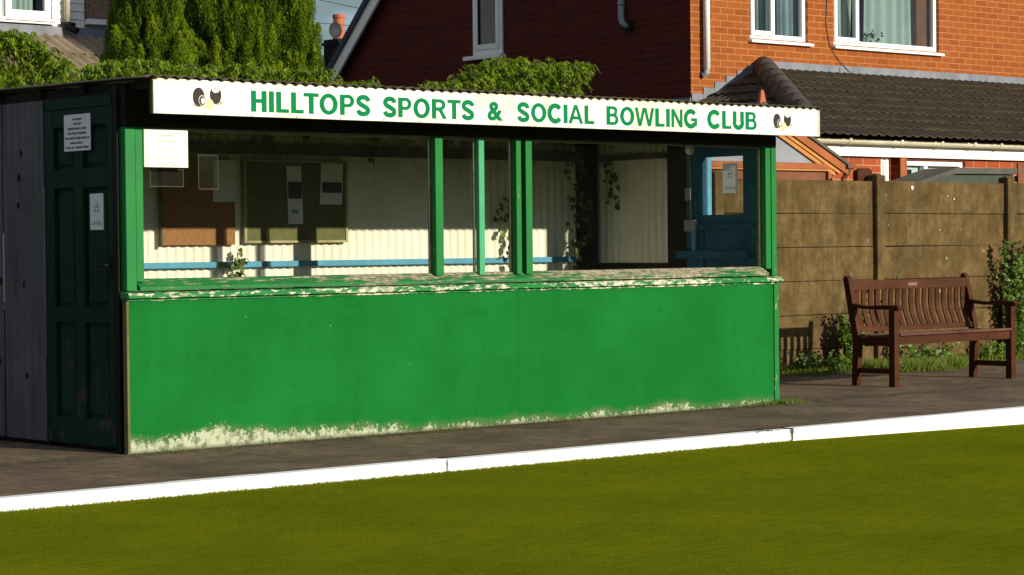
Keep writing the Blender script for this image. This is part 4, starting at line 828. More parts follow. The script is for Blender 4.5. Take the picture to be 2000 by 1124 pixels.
def blades(name, label, X_, Y_, hmin, hmax, m, w=0.006, zoff=0.0, lean=0.35):
    n = len(X_); C = np.stack([X_, Y_, np.full(n, 0.0) + zoff], 1); Dd = np.stack([rng.normal(size=n)*lean, rng.normal(size=n)*lean, np.ones(n)], 1)
    V, F = leafcloud(C, Dd, rng.uniform(hmin, hmax, n), np.full(n, w), fold=.04, mid=.35); o = np_mesh(name, V, F, m, None, (float(np.mean(X_)), float(np.mean(Y_)), 0)); return tag(o, label, 'grass', kind='stuff')
n = 14000; X_ = rng.uniform(5.7, 16, n); d = np.array([mnoise.noise((x*1.3, 0, 0)) for x in X_]); Y_ = 2.54 - rng.random(n)**1.5*(0.28 + 0.22*d + 0.16*(X_ < 8.6))
blades('grass', 'rough grass along the foot of the concrete wall', X_, Y_, 0.03, 0.13, M['grassb'])
n = 6500; a = rng.uniform(0, 2*math.pi, n); r_ = np.sqrt(rng.random(n)); blades('grass', 'long grass tuft spreading onto the tarmac beneath the bench', 9.85 + .62*r_*np.cos(a), 2.08 + .30*r_*np.sin(a), .03, .15, M['grassb'])
X_ = np.concatenate([5.60 + abs(rng.normal(size=500))*.10, 5.62 - abs(rng.normal(size=260))*.16]); Y_ = np.concatenate([-0.02 + rng.normal(size=500)*.05, -0.03 + rng.normal(size=260)*.012])
blades('grass', 'small dry tuft at the right foot of the shelter front', X_, Y_, .01, .045, M['grassb'], w=.005)
n = 1400; X_ = rng.uniform(0.1, 5.6, n); mk = np.array([mnoise.noise((x*2.2, 4, 0)) for x in X_]) > 0.05; X_ = X_[mk]; blades('moss', 'moss and tiny weeds along the foot of the green boards', X_, -0.02 - abs(rng.normal(size=len(X_)))*.02, .004, .018, M['grassb'], w=.006)
n = 2000; X_ = rng.uniform(-1.8, 3.95, n); blades('kerb_grass', 'fringe of turf against the bottom of the white kerb', X_, -1.612 - abs(rng.normal(size=n))*.006, .010, .022, M['grassb'], w=.004, zoff=np.array([lawn_pt(x, -1.61)[2] - .004 for x in X_]))
def grit(label, n, X_, Y_, smin, smax, m):
    s_ = rng.uniform(smin, smax, n)[:, None]; o = np.array([[1, 0, 0], [0, 1, 0], [-1, 0, 0], [0, -1, 0], [0, 0, .7], [0, 0, -.7]]); a = rng.uniform(0, 6.28, n)
    B = o[None]*s_[:, None]*rng.uniform(.6, 1.2, (n, 6, 1)); x = B[:, :, 0]*np.cos(a)[:, None] - B[:, :, 1]*np.sin(a)[:, None] + X_[:, None]; y = B[:, :, 0]*np.sin(a)[:, None] + B[:, :, 1]*np.cos(a)[:, None] + Y_[:, None]; z = B[:, :, 2] + 0.003
    f = np.array([[0, 1, 4], [1, 2, 4], [2, 3, 4], [3, 0, 4], [1, 0, 5], [2, 1, 5], [3, 2, 5], [0, 3, 5]]); F = (f[None] + np.arange(n)[:, None, None]*6).reshape(-1, 3)
    o = np_mesh('grit', np.stack([x, y, z], 2).reshape(-1, 3), F, m, None, (float(np.mean(X_)), float(np.mean(Y_)), 0)); return tag(o, label, 'grit', kind='stuff')
n = 2600; grit('pale loose grit scattered over the old tarmac path', n, rng.uniform(-2.5, 11.5, n), rng.uniform(-1.45, 2.2, n), .002, .0048, M['gritp'])
n = 1500; grit('dark crumbs and moss along the foot of the shelter boards', n, rng.uniform(-0.1, 5.7, n), -0.03 - abs(rng.normal(size=n))*.07, .003, .008, M['gritd'])
# short turf blades on the near part of the green
n = 70000; X_ = rng.uniform(-3.2, 8.2, n); Y_ = -1.63 - rng.random(n)*5.0
Z_ = np.array([lawn_pt(x, y)[2] for x, y in zip(X_, Y_)]); C = np.stack([X_, Y_, Z_ - .002], 1)
V, F = leafcloud(C, np.stack([rng.normal(size=n)*.5, rng.normal(size=n)*.5, np.ones(n)], 1), rng.uniform(.005, .011, n), np.full(n, .003), mid=.3)
def turfm():
    b = NB('turf_blades', 1.0, 0.0); n1 = b.noise(0.9, 5, 0.6); f = b.math('ADD', b.math('MULTIPLY', n1, 0.8), b.math('MULTIPLY', b.geo.outputs['Random Per Island'], 0.2))
    b.color(b.ramp(f, [(0.25, (0.068, 0.092, 0.003)), (0.5, (0.098, 0.116, 0.004)), (0.8, (0.145, 0.152, 0.006))])); return b.m
o = np_mesh('turf_blades', V, F, turfm(), None, (2.5, -4, 0)); tag(o, 'short mown blades of the olive green bowling turf', 'grass', kind='stuff')
# ------------------------------------------------------------ buildings behind
def wall_holes(axis, c, a0, a1, z0, z1, holes, dep, m, parent, name='wall'):
    """flat wall with real openings and reveals; axis 'x': wall faces -Y at y=c"""
    mb = MB(); A = sorted({a0, a1, *[h[0] for h in holes], *[h[1] for h in holes]}); Z = sorted({z0, z1, *[h[2] for h in holes], *[h[3] for h in holes]})
    def P_(a, d, z): return (a, c+d, z) if axis == 'x' else (c+d, a, z)
    for i in range(len(A)-1):
        for j in range(len(Z)-1):
            am, zm = (A[i]+A[i+1])/2, (Z[j]+Z[j+1])/2
            if any(h[0] < am < h[1] and h[2] < zm < h[3] for h in holes): continue
            mb.add([P_(A[i], 0, Z[j]), P_(A[i+1], 0, Z[j]), P_(A[i+1], 0, Z[j+1]), P_(A[i], 0, Z[j+1])], [(0, 1, 2, 3)])
    for (h0, h1, g0, g1) in holes:
        for (p, q) in (((h0, g0), (h1, g0)), ((h1, g0), (h1, g1)), ((h1, g1), (h0, g1)), ((h0, g1), (h0, g0))):
            mb.add([P_(p[0], 0, p[1]), P_(q[0], 0, q[1]), P_(q[0], dep, q[1]), P_(p[0], dep, p[1])], [(0, 1, 2, 3)])
    return mb.build(name, m, parent, recalc=False)
def tiles(name, A, ud, vd, rows, gauge, u0, u1, pitch, m, parent, amp=0.016, step=0.024, sub=8):
    A = Vector(A); ud = Vector(ud).normalized(); vd = Vector(vd).normalized(); nr = ud.cross(vd); nr = nr if nr.z > 0 else -nr; nr.normalize(); mb = MB()
    prev = None
    for r_ in range(rows):
        for (va, vb) in ((r_*gauge, (r_+1)*gauge),):
            lo = min(u0(va), u0(vb)); hi = max(u1(va), u1(vb)); i0, i1 = int(math.floor(lo/(pitch/sub))), int(math.ceil(hi/(pitch/sub))); us = [k*pitch/sub for k in range(i0, i1+1)]
            if len(us) < 2: continue
            jit = random.uniform(-.004, .004)
            def P_(u, v, h):
                uu = min(max(u, u0(v)), u1(v)); ph = (uu/pitch) % 1.0
                pr = amp*math.sin(math.pi*min(ph/0.55, 1.0))**0.8 if ph < 0.55 else 0.0
                wob = 0.004*mnoise.noise((u*2.1, v*2.3, 5)); return A + ud*uu + vd*v + nr*(pr + h + wob)
            b = len(mb.v); n = len(us)
            mb.add([P_(u, va, 0.0) for u in us] + [P_(u, vb + 0.02, step+jit) for u in us] + [P_(u, vb + 0.02, step+jit-0.016) for u in us], [(i, i+1, n+i+1, n+i) for i in range(n-1)] + [(n+i, n+i+1, 2*n+i+1, 2*n+i) for i in range(n-1)])
    return mb.build(name, m, parent, recalc=False)
def upvc(parent, x0, x1, z0, z1, y, fw_=0.055, mulls=(), sashes=(), glass='glassh', sill=True, y_out=None):
    """white window facing -Y; sashes = list of (x0,x1) opening lights with their own frame"""
    f = MB(); f.box(x0, x0+fw_, y, y+0.06, z0, z1).box(x1-fw_, x1, y, y+0.06, z0, z1).box(x0+fw_+.0005, x1-fw_-.0005, y, y+0.06, z0, z0+fw_).box(x0+fw_+.0005, x1-fw_-.0005, y, y+0.06, z1-fw_, z1)
    for m_ in mulls: f.box(m_-.03, m_+.03, y, y+0.06, z0+fw_+.0005, z1-fw_-.0005)
    w = f.build('window', M['uvpc'], parent, bevel=0.004)
    for (a, b_) in sashes:
        s_ = MB(); s_.box(a, a+.05, y-0.022, y-0.002, z0+fw_-.02, z1-fw_+.02).box(b_-.05, b_, y-0.022, y-0.002, z0+fw_-.02, z1-fw_+.02).box(a+.0505, b_-.0505, y-0.022, y-0.002, z0+fw_-.02, z0+fw_+.035).box(a+.0505, b_-.0505, y-0.022, y-0.002, z1-fw_-.035, z1-fw_+.02); s_.build('opening_light', M['uvpc'], w, bevel=0.004)
    box('pane', M[glass], x0+fw_+.001, x1-fw_-.001, y+0.030, y+0.034, z0+fw_+.001, z1-fw_-.001, w)
    if sill: MB().prism([(y-0.09, z0-0.055), (y-0.09, z0-0.028), (y-0.001, z0-0.003), (y-0.001, z0-0.055)], 'x', x0-0.03, x1+0.05).build('sill', M['uvpc'], w, bevel=0.003)
    return w
def curtain(x0, x1, z0, z1, y, m, parent, folds=9, flare=0.0):
    mb = MB(); n = folds*8
    def P_(i, j):
        t = i/(n-1); v = j/5; x = x0+(x1-x0)*t + flare*(1-v)*(t-.5)*.3; return (x, y + 0.025*math.sin(t*folds*2*math.pi + 1.3*math.sin(t*9)) + .008*math.sin(t*37), z0+(z1-z0)*v)
    mb.sheet(P_, n, 6); return mb.build('curtain', m, parent, smooth=True)

bh = thing('brick_house', (14.5, 8.5, -0.1), 'orange brick house with white windows, a steep shaded gable and a tiled single storey extension', 'house')
HX, HY = 11.22, 6.3
wall_holes('x', HY, HX, 20.0, -0.1, 5.3, [(12.185, 13.165, 3.505, 4.80), (13.615, 15.575, 3.505, 4.80), (17.6, 18.8, 3.505, 4.8)], 0.12, M['brick_front'], bh, 'front_wall')
MB().prism([(HY+.002, -0.1), (13.05, -0.1), (13.05, 3.14), (8.64, 7.60), (HY+.002, 5.25)], 'x', HX, HX+0.22).build('gable_wall', M['brick_shade_toned'], bh)
box('far_wall', M['brick_front'], 19.8, 20.0, HY+.01, 13.0, -0.1, 5.2, bh)
rf = MB()
for (ya, za2, yb2, zb3) in ((8.64, 7.72, 13.35, 2.92), (8.64, 7.72, 5.95, 5.10)):
    rf.add([(HX-0.16, ya, za2), (20.2, ya, za2), (20.2, yb2, zb3), (HX-0.16, yb2, zb3), (HX-0.16, ya, za2-.11), (20.2, ya, za2-.11), (20.2, yb2, zb3-.11), (HX-0.16, yb2, zb3-.11)], [(0, 1, 2, 3), (7, 6, 5, 4), (0, 3, 7, 4), (1, 5, 6, 2), (3, 2, 6, 7)])
rf.build('roof', M['slate'], bh)
bb = MB()
sl_ = (7.60-3.14)/(8.64-13.05)
for (ya, yb2, s_) in ((8.64, 13.40, sl_), (8.64, 5.9, (7.60-5.25)/(8.64-6.3))):
    z = lambda y: 7.60 + s_*(y-8.64)
    bb.prism([(ya, z(ya)-0.005), (yb2, z(yb2)-0.005), (yb2, z(yb2)-0.215), (ya, z(ya)-0.215)], 'x', HX-0.13, HX-0.095)
bb.build('bargeboard', M['uvpc'], bh)
# gable window
w = MB(); gy0, gy1, gz0, gz1 = 9.415, 9.950, 3.50, 4.70; xg = HX-0.03
w.box(xg, HX-.002, gy0, gy0+.06, gz0, gz1).box(xg, HX-.002, gy1-.06, gy1, gz0, gz1).box(xg, HX-.002, gy0+.0605, gy1-.0605, gz0, gz0+.10).box(xg, HX-.002, gy0+.0605, gy1-.0605, gz1-.06, gz1)
w.box(xg-.015, xg-.001, gy0+.05, gy0+.10, gz0+.07, gz1-.05).box(xg-.015, xg-.001, gy1-.10, gy1-.05, gz0+.07, gz1-.05).box(xg-.015, xg-.001, gy0+.1005, gy1-.1005, gz0+.07, gz0+.13)
gw = w.build('window', M['uvpc'], bh, bevel=0.004); box('pane', M['glassh'], HX-.016, HX-.013, gy0+.062, gy1-.062, gz0+.102, gz1-.062, gw); box('dark_room', M['room'], HX-.010, HX-.003, gy0+.062, gy1-.062, gz0+.102, gz1-.062, gw)
mb = MB(); box('sill', M['uvpc'], HX-.09, HX-.002, gy0-.04, gy1+.12, gz0-.05, gz0-.003, gw)
# flue pipe on the gable
mb = MB(); mb.tube([(HX-.06, 7.33, 4.6), (HX-.06, 7.33, 3.76), (HX-.065, 7.31, 3.70), (HX-.02, 7.27, 3.65)], 0.036, 10); mb.tube([(HX-.06, 7.33, 3.90), (HX-.06, 7.33, 3.93)], 0.045, 10); mb.build('waste_pipe', M['greyp'], bh, smooth=True)
mb = MB(); mb.tube([(HX-.03, 7.26, 3.66), (HX+.001, 7.26, 3.66)], 0.07, 12); mb.build('pipe_collar', M['dark'], bh)
# front windows with curtains behind
w1 = upvc(bh, 12.19, 13.16, 3.51, 4.795, HY+.035, mulls=(12.61,), sashes=((12.225, 12.600),))
curtain(12.36, 12.70, 3.45, 4.85, HY+.17, M['curtainb'], w1, 5); curtain(12.82, 13.24, 3.45, 4.85, HY+.17, M['curtainb'], w1, 5)
w2 = upvc(bh, 13.62, 15.57, 3.51, 4.795, HY+.035, mulls=(14.09,), sashes=((13.655, 14.085),))
curtain(13.80, 14.22, 3.45, 4.85, HY+.19, M['curtain'], w2, 3, -0.6); curtain(14.42, 15.44, 3.45, 4.85, HY+.19, M['curtain'], w2, 6, 0.3)
box('wardrobe', M['drawer'], 15.30, 15.62, HY+.125, HY+.18, 3.45, 4.9, w2)
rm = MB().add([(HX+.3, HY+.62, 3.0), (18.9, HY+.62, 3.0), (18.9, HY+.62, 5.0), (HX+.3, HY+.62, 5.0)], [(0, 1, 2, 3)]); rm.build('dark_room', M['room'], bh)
upvc(bh, 17.61, 18.79, 3.51, 4.795, HY+.035, mulls=(18.2,))
mb = MB(); C_ = rng.normal(size=(46, 3))*np.array([0.10, .02, .05]) + np.array([14.42, HY+.12, 3.64]); V, F = leafcloud(C_, rng.normal(size=(46, 3)), np.full(46, .04), np.full(46, .03)); np_mesh('windowsill_plant', V, F, M['conifer_in'], w2)
# white downpipe
mb = MB(); mb.tube([(11.415, HY-.06, 5.1), (11.415, HY-.06, 3.12)], 0.038, 12); mb.build('downpipe', M['uvpc'], bh, smooth=True)
mb = MB(); mb.tube([(11.415, HY-.06, 3.119), (11.405, HY-.06, 3.07), (11.39, HY-.03, 3.05)], 0.034, 10); mb.build('pipe_shoe', M['greyp'], bh)
# extension: front wall, side wall, roof, flashing, gutter
EY = 3.62; K = lambda x: -7.2289 + (x + 7.2289)*0.9819
wall_holes('x', EY, 10.42, 20.0, -0.1, 2.10, [(K(11.545), K(11.70), -0.1, 2.055), (K(11.705), K(11.812), -0.1, 2.058), (K(11.925), K(12.95), 0.9, 2.028), (K(14.05), K(15.3), 0.9, 2.028)], 0.10, M['brick_ext'], bh, 'extension_wall')
box('extension_side_wall', M['brick_shade_toned'], 10.425, 10.55, EY+.002, 9.0, -0.1, 2.12, bh)
A_ = Vector((12.39, HY-.01, 3.17)); E_ = Vector((10.05, 3.45, 2.25)); W_ = Vector((HX, HY-.01, 3.17-(12.39-HX)*0.3932))
dy_ = HY-.01-3.45; vd = Vector((0, -dy_, -0.92)).normalized(); slen = math.hypot(dy_, 0.92)
tiles('roof', A_, (1, 0, 0), vd, 9, slen/9, lambda v: -2.34*v/slen, lambda v: 7.6, 0.135, M['tile'], bh)
vs_ = Vector((-2.34, 0, -0.92)).normalized(); sl2 = math.hypot(2.34, 0.92)
def side_u1(v):
    x = 12.39 - 2.34*v/sl2; return 0.0 if x > HX else 2.6
tiles('roof', A_, (0, 1, 0), vs_, 8, sl2/8, lambda v: -dy_*v/sl2, side_u1, 0.135, M['tile'], bh)
hp = MB(); pts = [A_ + (E_-A_)*t + Vector((0, 0, 0.02)) for t in [i/8*.80 for i in range(9)]]
for i in range(0, 8):
    a, b_ = pts[i] + Vector((0, 0, -.012)), pts[i+1] + Vector((0, 0, -.008)); a = a + (a-b_)*.04; hp.tube([a, b_], [0.130, 0.131], 18)
hp.build('hip_tiles', M['hip'], bh, smooth=True)
fl = MB(); x = 12.5
while x < 20: fl.box(x, x+1.45, HY-.014-.002*(int(x*7) % 2), HY-.002, 3.125, 3.258 + .003*(int(x*5) % 2)); x += 1.452
for i in range(7):
    xa = HX+.005 + i*0.183; zr = 3.17-(12.39-xa)*0.3932; fl.box(xa, xa+.181, HY-.013-.0015*(i % 2), HY-.002, zr-.02, zr+0.135 + .0)
fl.build('lead_flashing', M['lead'], bh)
fl = MB(); fl.box(HX-.014, HX-.002, HY, 8.9, 2.70, 2.80); fl.build('lead_flashing', M['lead'], bh)
gt = MB(); n = 9
for (gx0, gx1) in ((9.93, 11.35), (11.352, 13.0), (13.002, 15.0), (15.002, 20.0)):
    ring = [(3.500 + 0.045*math.cos(t), 2.204 + 0.045*math.sin(t)) for t in [math.pi + math.pi*i/n for i in range(n+1)]]; ring2 = [(3.500 + 0.041*math.cos(t), 2.204 + 0.041*math.sin(t)) for t in [2*math.pi - math.pi*i/n for i in range(n+1)]]
    gt.prism(ring + ring2, 'x', gx0, gx1)
for gx in (9.95, 10.55, 11.35, 12.0, 12.55, 13.0, 13.6): 
    ring = [(3.500 + 0.050*math.cos(t), 2.204 + 0.050*math.sin(t)) for t in [math.pi*0.9 + math.pi*1.2*i/n for i in range(n+1)]]; ring2 = [(3.500 + 0.0455*math.cos(t), 2.204 + 0.0455*math.sin(t)) for t in [math.pi*2.1 - math.pi*1.2*i/n for i in range(n+1)]]; gt.prism(ring + ring2, 'x', gx-.02, gx+.02)
gt.build('gutter', M['gutter'], bh)
box('fascia', M['uvpc'], 10.10, 20.0, 3.560, 3.612, 2.050, 2.160, bh, 0.002)
box('eaves_board', M['gutter'], 10.10, 20.0, 3.585, 3.612, 2.165, 2.225, bh)
box('fascia', M['uvpc'], 10.08, 10.10, 3.5, 9.0, 2.06, 2.2, bh)
# openings of the extension
dx0, dx1 = K(11.548), K(11.697)
d = MB().box(dx0, dx0+.05, EY+.02, EY+.06, 0, 2.053).box(dx1-.05, dx1, EY+.02, EY+.06, 0, 2.053).box(dx0+.0505, dx1-.0505, EY+.03, EY+.05, 0, 2.053); do = d.build('door_frame', M['uvpc'], bh, bevel=.003)
box('slot', M['dark'], dx0+.062, dx0+.070, EY+.026, EY+.0295, 1.0, 2.01, do)
box('dark_opening', M['drawer'], K(11.705), K(11.812), EY+.08, EY+.09, -0.1, 2.058, bh)
upvc(bh, K(11.93), K(12.945), 0.91, 2.024, EY+.03, fw_=0.05, mulls=(K(12.32),), sill=False)
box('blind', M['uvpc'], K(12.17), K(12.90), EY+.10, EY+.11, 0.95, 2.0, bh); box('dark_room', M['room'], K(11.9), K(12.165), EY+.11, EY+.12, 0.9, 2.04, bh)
box('blind', M['uvpc'], K(11.935), K(12.165), EY+.095, EY+.105, 1.935, 2.0, bh)
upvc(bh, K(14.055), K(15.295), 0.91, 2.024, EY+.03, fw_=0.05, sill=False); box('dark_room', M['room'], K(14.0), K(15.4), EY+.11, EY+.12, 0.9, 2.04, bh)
box('brick_pier', M['teak'], K(11.815), K(11.922), EY-.04, EY-.001, -0.1, 2.048, bh, 0.003)
# cables on the brick front
cb = thing('cable', (13.5, HY-.01, 3.2), 'thin black cable sagging down the brick front between the two upstairs windows', 'cable')
mb = MB(); mb.tube([(13.47, HY-.008, 5.2), (13.49, HY-.008, 4.0), (13.475, HY-.008, 3.72), (13.53, HY-.010, 3.50), (13.62, HY-.012, 3.38), (13.78, HY-.02, 3.25), (13.95, HY-.05, 3.13)], 0.0045, 5); mb.tube([(13.70, HY-.02, 3.24), (13.69, HY-.03, 3.17), (13.76, HY-.05, 3.135)], 0.0035, 5); mb.build('wire', M['wire'], cb)

# ------------------------------------------------------------ summerhouse between wall and house
sh = thing('summerhouse', (8.69, 3.7, -0.1), 'orange brown timber summerhouse gable with pointed finial peeping over the shelter', 'summerhouse')
ax, az, ex, ez, y0 = 8.69, 2.46, 9.873, 1.916, 2.95; sl3 = (az-ez)/(ex-ax)
def rake(sgn, d0, d1, ya, yb2, x_end=ex+.0):
    f = lambda x: az - sl3*abs(x-ax); xe = ax + sgn*(x_end-ax)
    return [(ax, f(ax)-d0), (xe, f(xe)-d0), (xe, f(xe)-d1), (ax, f(ax)-d1)]
mb = MB()
for s_ in (-1, 1): mb.prism(rake(s_, 0.0, 0.085, 0, 0), 'y', y0-.03, y0)
mb.build('bargeboard', M['teak'], sh)
mb = MB()
for s_ in (-1, 1): mb.prism(rake(s_, 0.094, 0.125, 0, 0, ex-.10), 'y', y0-.012, y0+.02); mb.prism(rake(s_, 0.134, 0.172, 0, 0, ex-.16), 'y', y0-.004, y0+.02)
mb.build('inner_rake_trim', M['teakl'], sh)
mb = MB()
for s_ in (-1, 1): mb.prism(rake(s_, 0.086, 0.0935, 0, 0, ex-.08), 'y', y0+.0, y0+.015); mb.prism(rake(s_, -0.03, -0.001, 0, 0, ex+.06), 'y', y0-.05, 4.45)
mb.build('roof', M['felt'], sh)
MB().prism([(ax-.9, 1.94), (ax+.9, 1.94), (ax, az-.17)], 'y', y0+.021, y0+.03).build('gable_glazing', M['greypanel'], sh)
box('beam', M['teak'], ax-1.03, ax+1.0, y0-.01, y0+.05, 1.882, 1.937, sh, .003); box('beam_trim', M['teakl'], ax-1.03, ax+.96, y0-.006, y0+.04, 1.866, 1.880, sh)
mb = MB()
for xq in (ax-1.0, ax+.93, ax-.02): mb.box(xq, xq+.055, y0, y0+.05, -0.1, 1.864)
mb.build('post', M['teak'], sh); box('glazing', M['drawer'], ax-.94, ax+.925, y0+.03, y0+.036, 0.7, 1.862, sh); box('boarding', M['teak'], ax-.94, ax+.925, y0+.01, y0+.04, -0.1, 0.69, sh)
box('side_wall', M['teak'], ax+.94, ax+.98, y0+.051, 4.4, -0.1, 1.88, sh); box('side_wall', M['teak'], ax-1.0, ax-.96, y0+.051, 4.4, -0.1, 1.88, sh)
MB().add([(ax-.05, y0-.03, 2.42), (ax+.055, y0-.03, 2.42), (ax+.055, y0+.02, 2.42), (ax-.05, y0+.02, 2.42), (ax-.016, y0-.015, 2.60), (ax+.018, y0-.015, 2.60), (ax+.018, y0+.005, 2.60), (ax-.016, y0+.005, 2.60)], [(0, 1, 5, 4), (1, 2, 6, 5), (2, 3, 7, 6), (3, 0, 4, 7), (4, 5, 6, 7)]).build('finial', M['potred'], sh)
mb = MB(); mb.box(9.84, 9.95, y0-.06, 4.4, 1.895, 1.93); mb.tube([(9.90, y0-.02, 1.895), (9.885, y0-.01, 1.85), (9.86, y0+.02, 1.80), (9.86, y0+.02, 0.0)], 0.026, 9); mb.build('gutter', M['drawer'], sh)

# ------------------------------------------------------------ garden shed right behind the wall
gs = thing('garden_shed', (11.9, 3.2, -0.1), 'low dark green shed with sloping grey felt roof just above the concrete wall', 'shed')
MB().prism([(10.75, 1.725), (11.634, 1.930), (12.62, 1.936), (12.62, 1.875), (11.60, 1.868), (10.85, 1.715)], 'y', 2.98, 3.40).build('roof', M['felt'], gs)
MB().prism([(10.95, -0.1), (12.60, -0.1), (12.60, 1.872), (11.62, 1.864), (10.95, 1.735)], 'y', 3.02, 3.38).build('walls', M['dgreen'], gs)
ds = thing('timber_screen', (12.95, 3.1, -0.1), 'dark brown timber screen at the right picture edge above the wall', 'screen')
sc_ = MB()
for q in range(6): sc_.box(12.66 + q*.13, 12.78 + q*.13, 3.0, 3.02, -0.1, 1.99 + .01*(q % 2))
sc_.build('boards', M['drawer'], ds); MB().box(12.66, 13.44, 3.021, 3.05, 1.2, 1.28).box(12.66, 13.44, 3.021, 3.05, 1.8, 1.86).build('rails', M['drawer'], ds)
fp = thing('timber_post', (9.74, 2.66, -0.1), 'short round topped red brown timber post hidden behind the middle concrete post', 'post')
MB().prism([(9.67, -0.1), (9.89, -0.1), (9.89, 1.86), (9.85, 1.885), (9.75, 1.885), (9.68, 1.86)], 'y', 2.64, 2.70).build('shaft', M['bench'], fp)

# ------------------------------------------------------------ white clad house at the left
lh = thing('clad_house', (9, 17.5, -0.1), 'house with white cladding, white window and brown corrugated lean-to roof behind the left shrub', 'house')
wall_holes('x', 16.0, 3.0, 10.9, -0.1, 6.2, [(7.3, 8.15, 4.29, 5.5), (8.19, 8.88, 4.30, 5.5)], 0.1, M['render'], lh, 'wall')
box('side_wall', M['render'], 10.9, 11.0, 16.0, 22, -0.1, 6.2, lh); box('end_wall', M['render'], 2.9, 3.0, 16.0, 22, -0.1, 6.2, lh)
MB().prism([(15.6, 6.0), (19, 8.2), (22.4, 6.0), (22.4, 5.9), (19, 8.1), (15.6, 5.9)], 'x', 2.7, 11.2).build('roof', M['slate'], lh)
cl = MB()
for k_ in range(21):
    z = 4.205 + 0.11*k_
    for (a, b_) in ((8.905, 9.40),): cl.prism([(15.975, z+.003), (15.972, z+.008), (15.985, z+.108), (15.999, z+.108), (15.999, z+.003)], 'x', a, b_)
cl.build('cladding', M['uvpc'], lh)
wl_ = upvc(lh, 8.195, 8.875, 4.31, 5.49, 15.96, fw_=0.09, sill=True); curtain(8.30, 8.70, 4.36, 5.45, 16.13, M['curtain'], wl_, 4); box('dark_room', M['room'], 7.2, 8.9, 16.4, 16.42, 4.2, 5.6, lh)
upvc(lh, 7.31, 8.14, 4.31, 5.49, 15.98, fw_=0.05, sill=True)
box('pebbledash_panel', M['pebble'], 9.42, 10.85, 15.93, 15.998, 4.335, 6.1, lh); box('white_band', M['uvpc'], 9.41, 10.85, 15.88, 15.998, 4.262, 4.332, lh)
box('white_band', M['uvpc'], 7.2, 8.90, 15.90, 15.95, 4.225, 4.262, lh); box('lead_flashing', M['lead'], 6.5, 10.85, 15.94, 15.955, 4.07, 4.205, lh)
mb = MB(); mb.tube([(9.088, 15.90, 6.0), (9.088, 15.90, 4.26)], 0.042, 10); mb.build('downpipe', M['gutter'], lh, smooth=True); mb = MB(); mb.tube([(9.088, 15.90, 4.258), (9.09, 15.88, 4.20), (9.15, 15.75, 4.14)], 0.048, 8); mb.tube([(9.0, 15.9, 4.24), (9.2, 15.9, 4.24)], .03, 6); mb.build('pipe_shoe', M['dark'], lh)
def lrf(x0, x1, ya, za2, yb2, zb3, pitch=0.168, amp=0.028):
    mb = MB(); n = int((x1-x0)/pitch*10)+1; 
    def P_(i, j):
        x = x0+(x1-x0)*i/(n-1); t = j/6; return (x, ya+(yb2-ya)*t, za2+(zb3-za2)*t + amp*math.sin(2*math.pi*x/pitch) + .004*mnoise.noise((x, t*3, 0)))
    return mb.sheet(P_, n, 7)
lr = lrf(6.5, 10.85, 15.94, 4.085, 15.25, 3.77); lr.build('lean_to_roof', M['oldroof'], lh, smooth=True, recalc=False); lrf(6.5, 10.85, 15.33, 3.787, 14.0, 3.18).build('lean_to_roof', M['oldroof'], lh, smooth=True, recalc=False)
box('lean_to_wall', M['render'], 6.5, 10.85, 14.1, 14.2, -0.1, 3.15, lh)

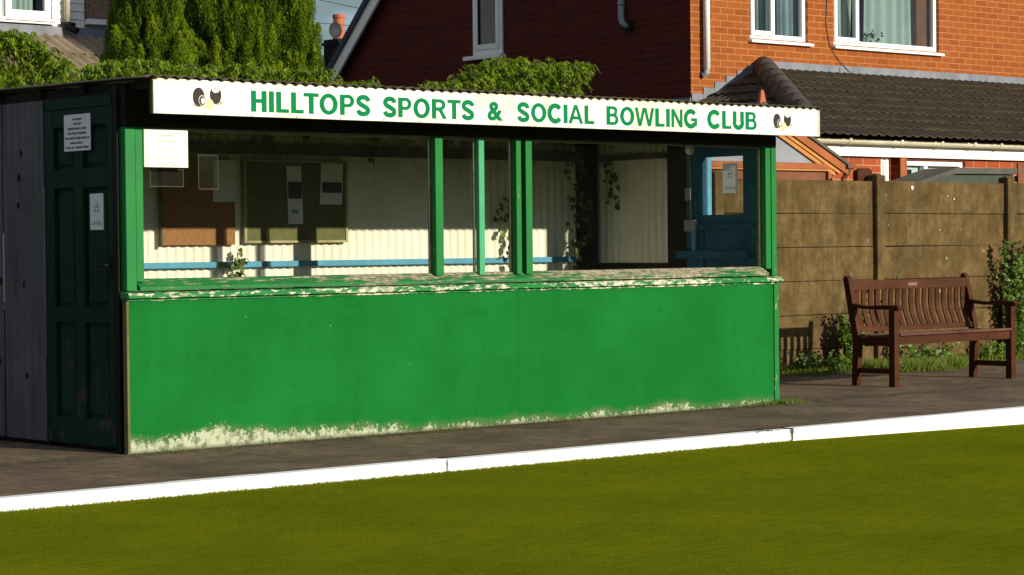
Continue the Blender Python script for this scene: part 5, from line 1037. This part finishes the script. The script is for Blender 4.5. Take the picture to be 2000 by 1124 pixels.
# ------------------------------------------------------------ far house with chimney, dish, wires
fh = thing('far_house', (21, 27, -0.1), 'distant house whose dark ridge and chimney with red pot show in the gap of sky', 'house')
box('walls', M['brick_shade_toned'], 16.5, 24.5, 22.5, 27.5, -0.1, 3.6, fh); MB().prism([(22.2, 3.4), (25, 4.96), (27.8, 3.4), (27.8, 3.3), (25, 4.86), (22.2, 3.3)], 'x', 16.2, 24.8).build('roof', M['slate'], fh)
st_ = MB().box(19.62, 20.10, 23.7, 24.2, 3.5, 5.05).box(19.59, 20.13, 23.67, 24.23, 5.051, 5.11).box(19.62, 20.10, 23.7, 24.2, 5.111, 5.165).build('chimney', M['dark'], fh)
mb = MB(); mb.tube([(19.76, 23.9, 5.16), (19.76, 23.9, 5.22), (19.76, 23.9, 5.56), (19.76, 23.9, 5.58), (19.76, 23.9, 5.64)], [0.125, 0.112, 0.105, 0.12, 0.115], 14); mb.build('chimney_pot', M['potred'], st_, smooth=False)
dh = thing('satellite_dish', (19.42, 23.65, 5.2), 'round grey satellite dish fixed beside the distant red chimney pot', 'satellite dish')
mb = MB(); nn = 18; rr_ = [0, .06, .12, .155]; vs = [(19.44 + r_*math.cos(2*math.pi*q/nn), 23.62 + .35*r_*r_/.155*(-1) + 0.02, 5.30 + r_*math.sin(2*math.pi*q/nn)) for r_ in rr_ for q in range(nn)]
mb.add(vs, [(j*nn+q, j*nn+(q+1) % nn, (j+1)*nn+(q+1) % nn, (j+1)*nn+q) for j in range(3) for q in range(nn)]); mb.build('reflector', M['wire'], dh, smooth=True)
mb = MB(); mb.tube([(19.44, 23.66, 5.30), (19.52, 23.69, 5.22), (19.63, 23.72, 5.1)], .015, 6); mb.tube([(19.44, 23.63, 5.15), (19.40, 23.40, 5.22)], .008, 5); mb.build('bracket', M['wire'], dh)
for (za2, zb3, lb) in ((5.62, 5.44, 'upper overhead wire crossing the small gap of sky'), (5.22, 5.20, 'lower overhead wire crossing the small gap of sky')):
    t = thing('overhead_wire', (18, 21, za2), lb, 'wire', 'overhead wires'); mb = MB(); mb.tube([(14 + q*1.0, 22.0, za2 + (zb3-za2)*((14+q-17.5)/1.2) if False else za2 + (zb3-za2)*(q-4)*.55 + .004*(q-5)**2) for q in range(12)], 0.006, 4); mb.build('wire', M['wire'], t)

# ------------------------------------------------------------ hedge on the far side of the green (out of view, added to darken the reflections in the panes)
hg = thing('unseen_hedge', (20, -36, -0.2), 'clipped dark hedge added out of view across the green to darken the window reflections', 'unseen_hedge')
box('dark_core', M['conifer_in'], -22, 75, -38.0, -36.4, -0.2, 5.0, hg)
n = 26000; C_ = np.stack([rng.uniform(-22, 75, n), -36.2 + rng.normal(size=n)*.25, rng.uniform(-.1, 5.3, n)], 1); V, F = leafcloud(C_, rng.normal(size=(n, 3)), np.full(n, .28), np.full(n, .16)); np_mesh('foliage', V, F, M['conifer'], hg)
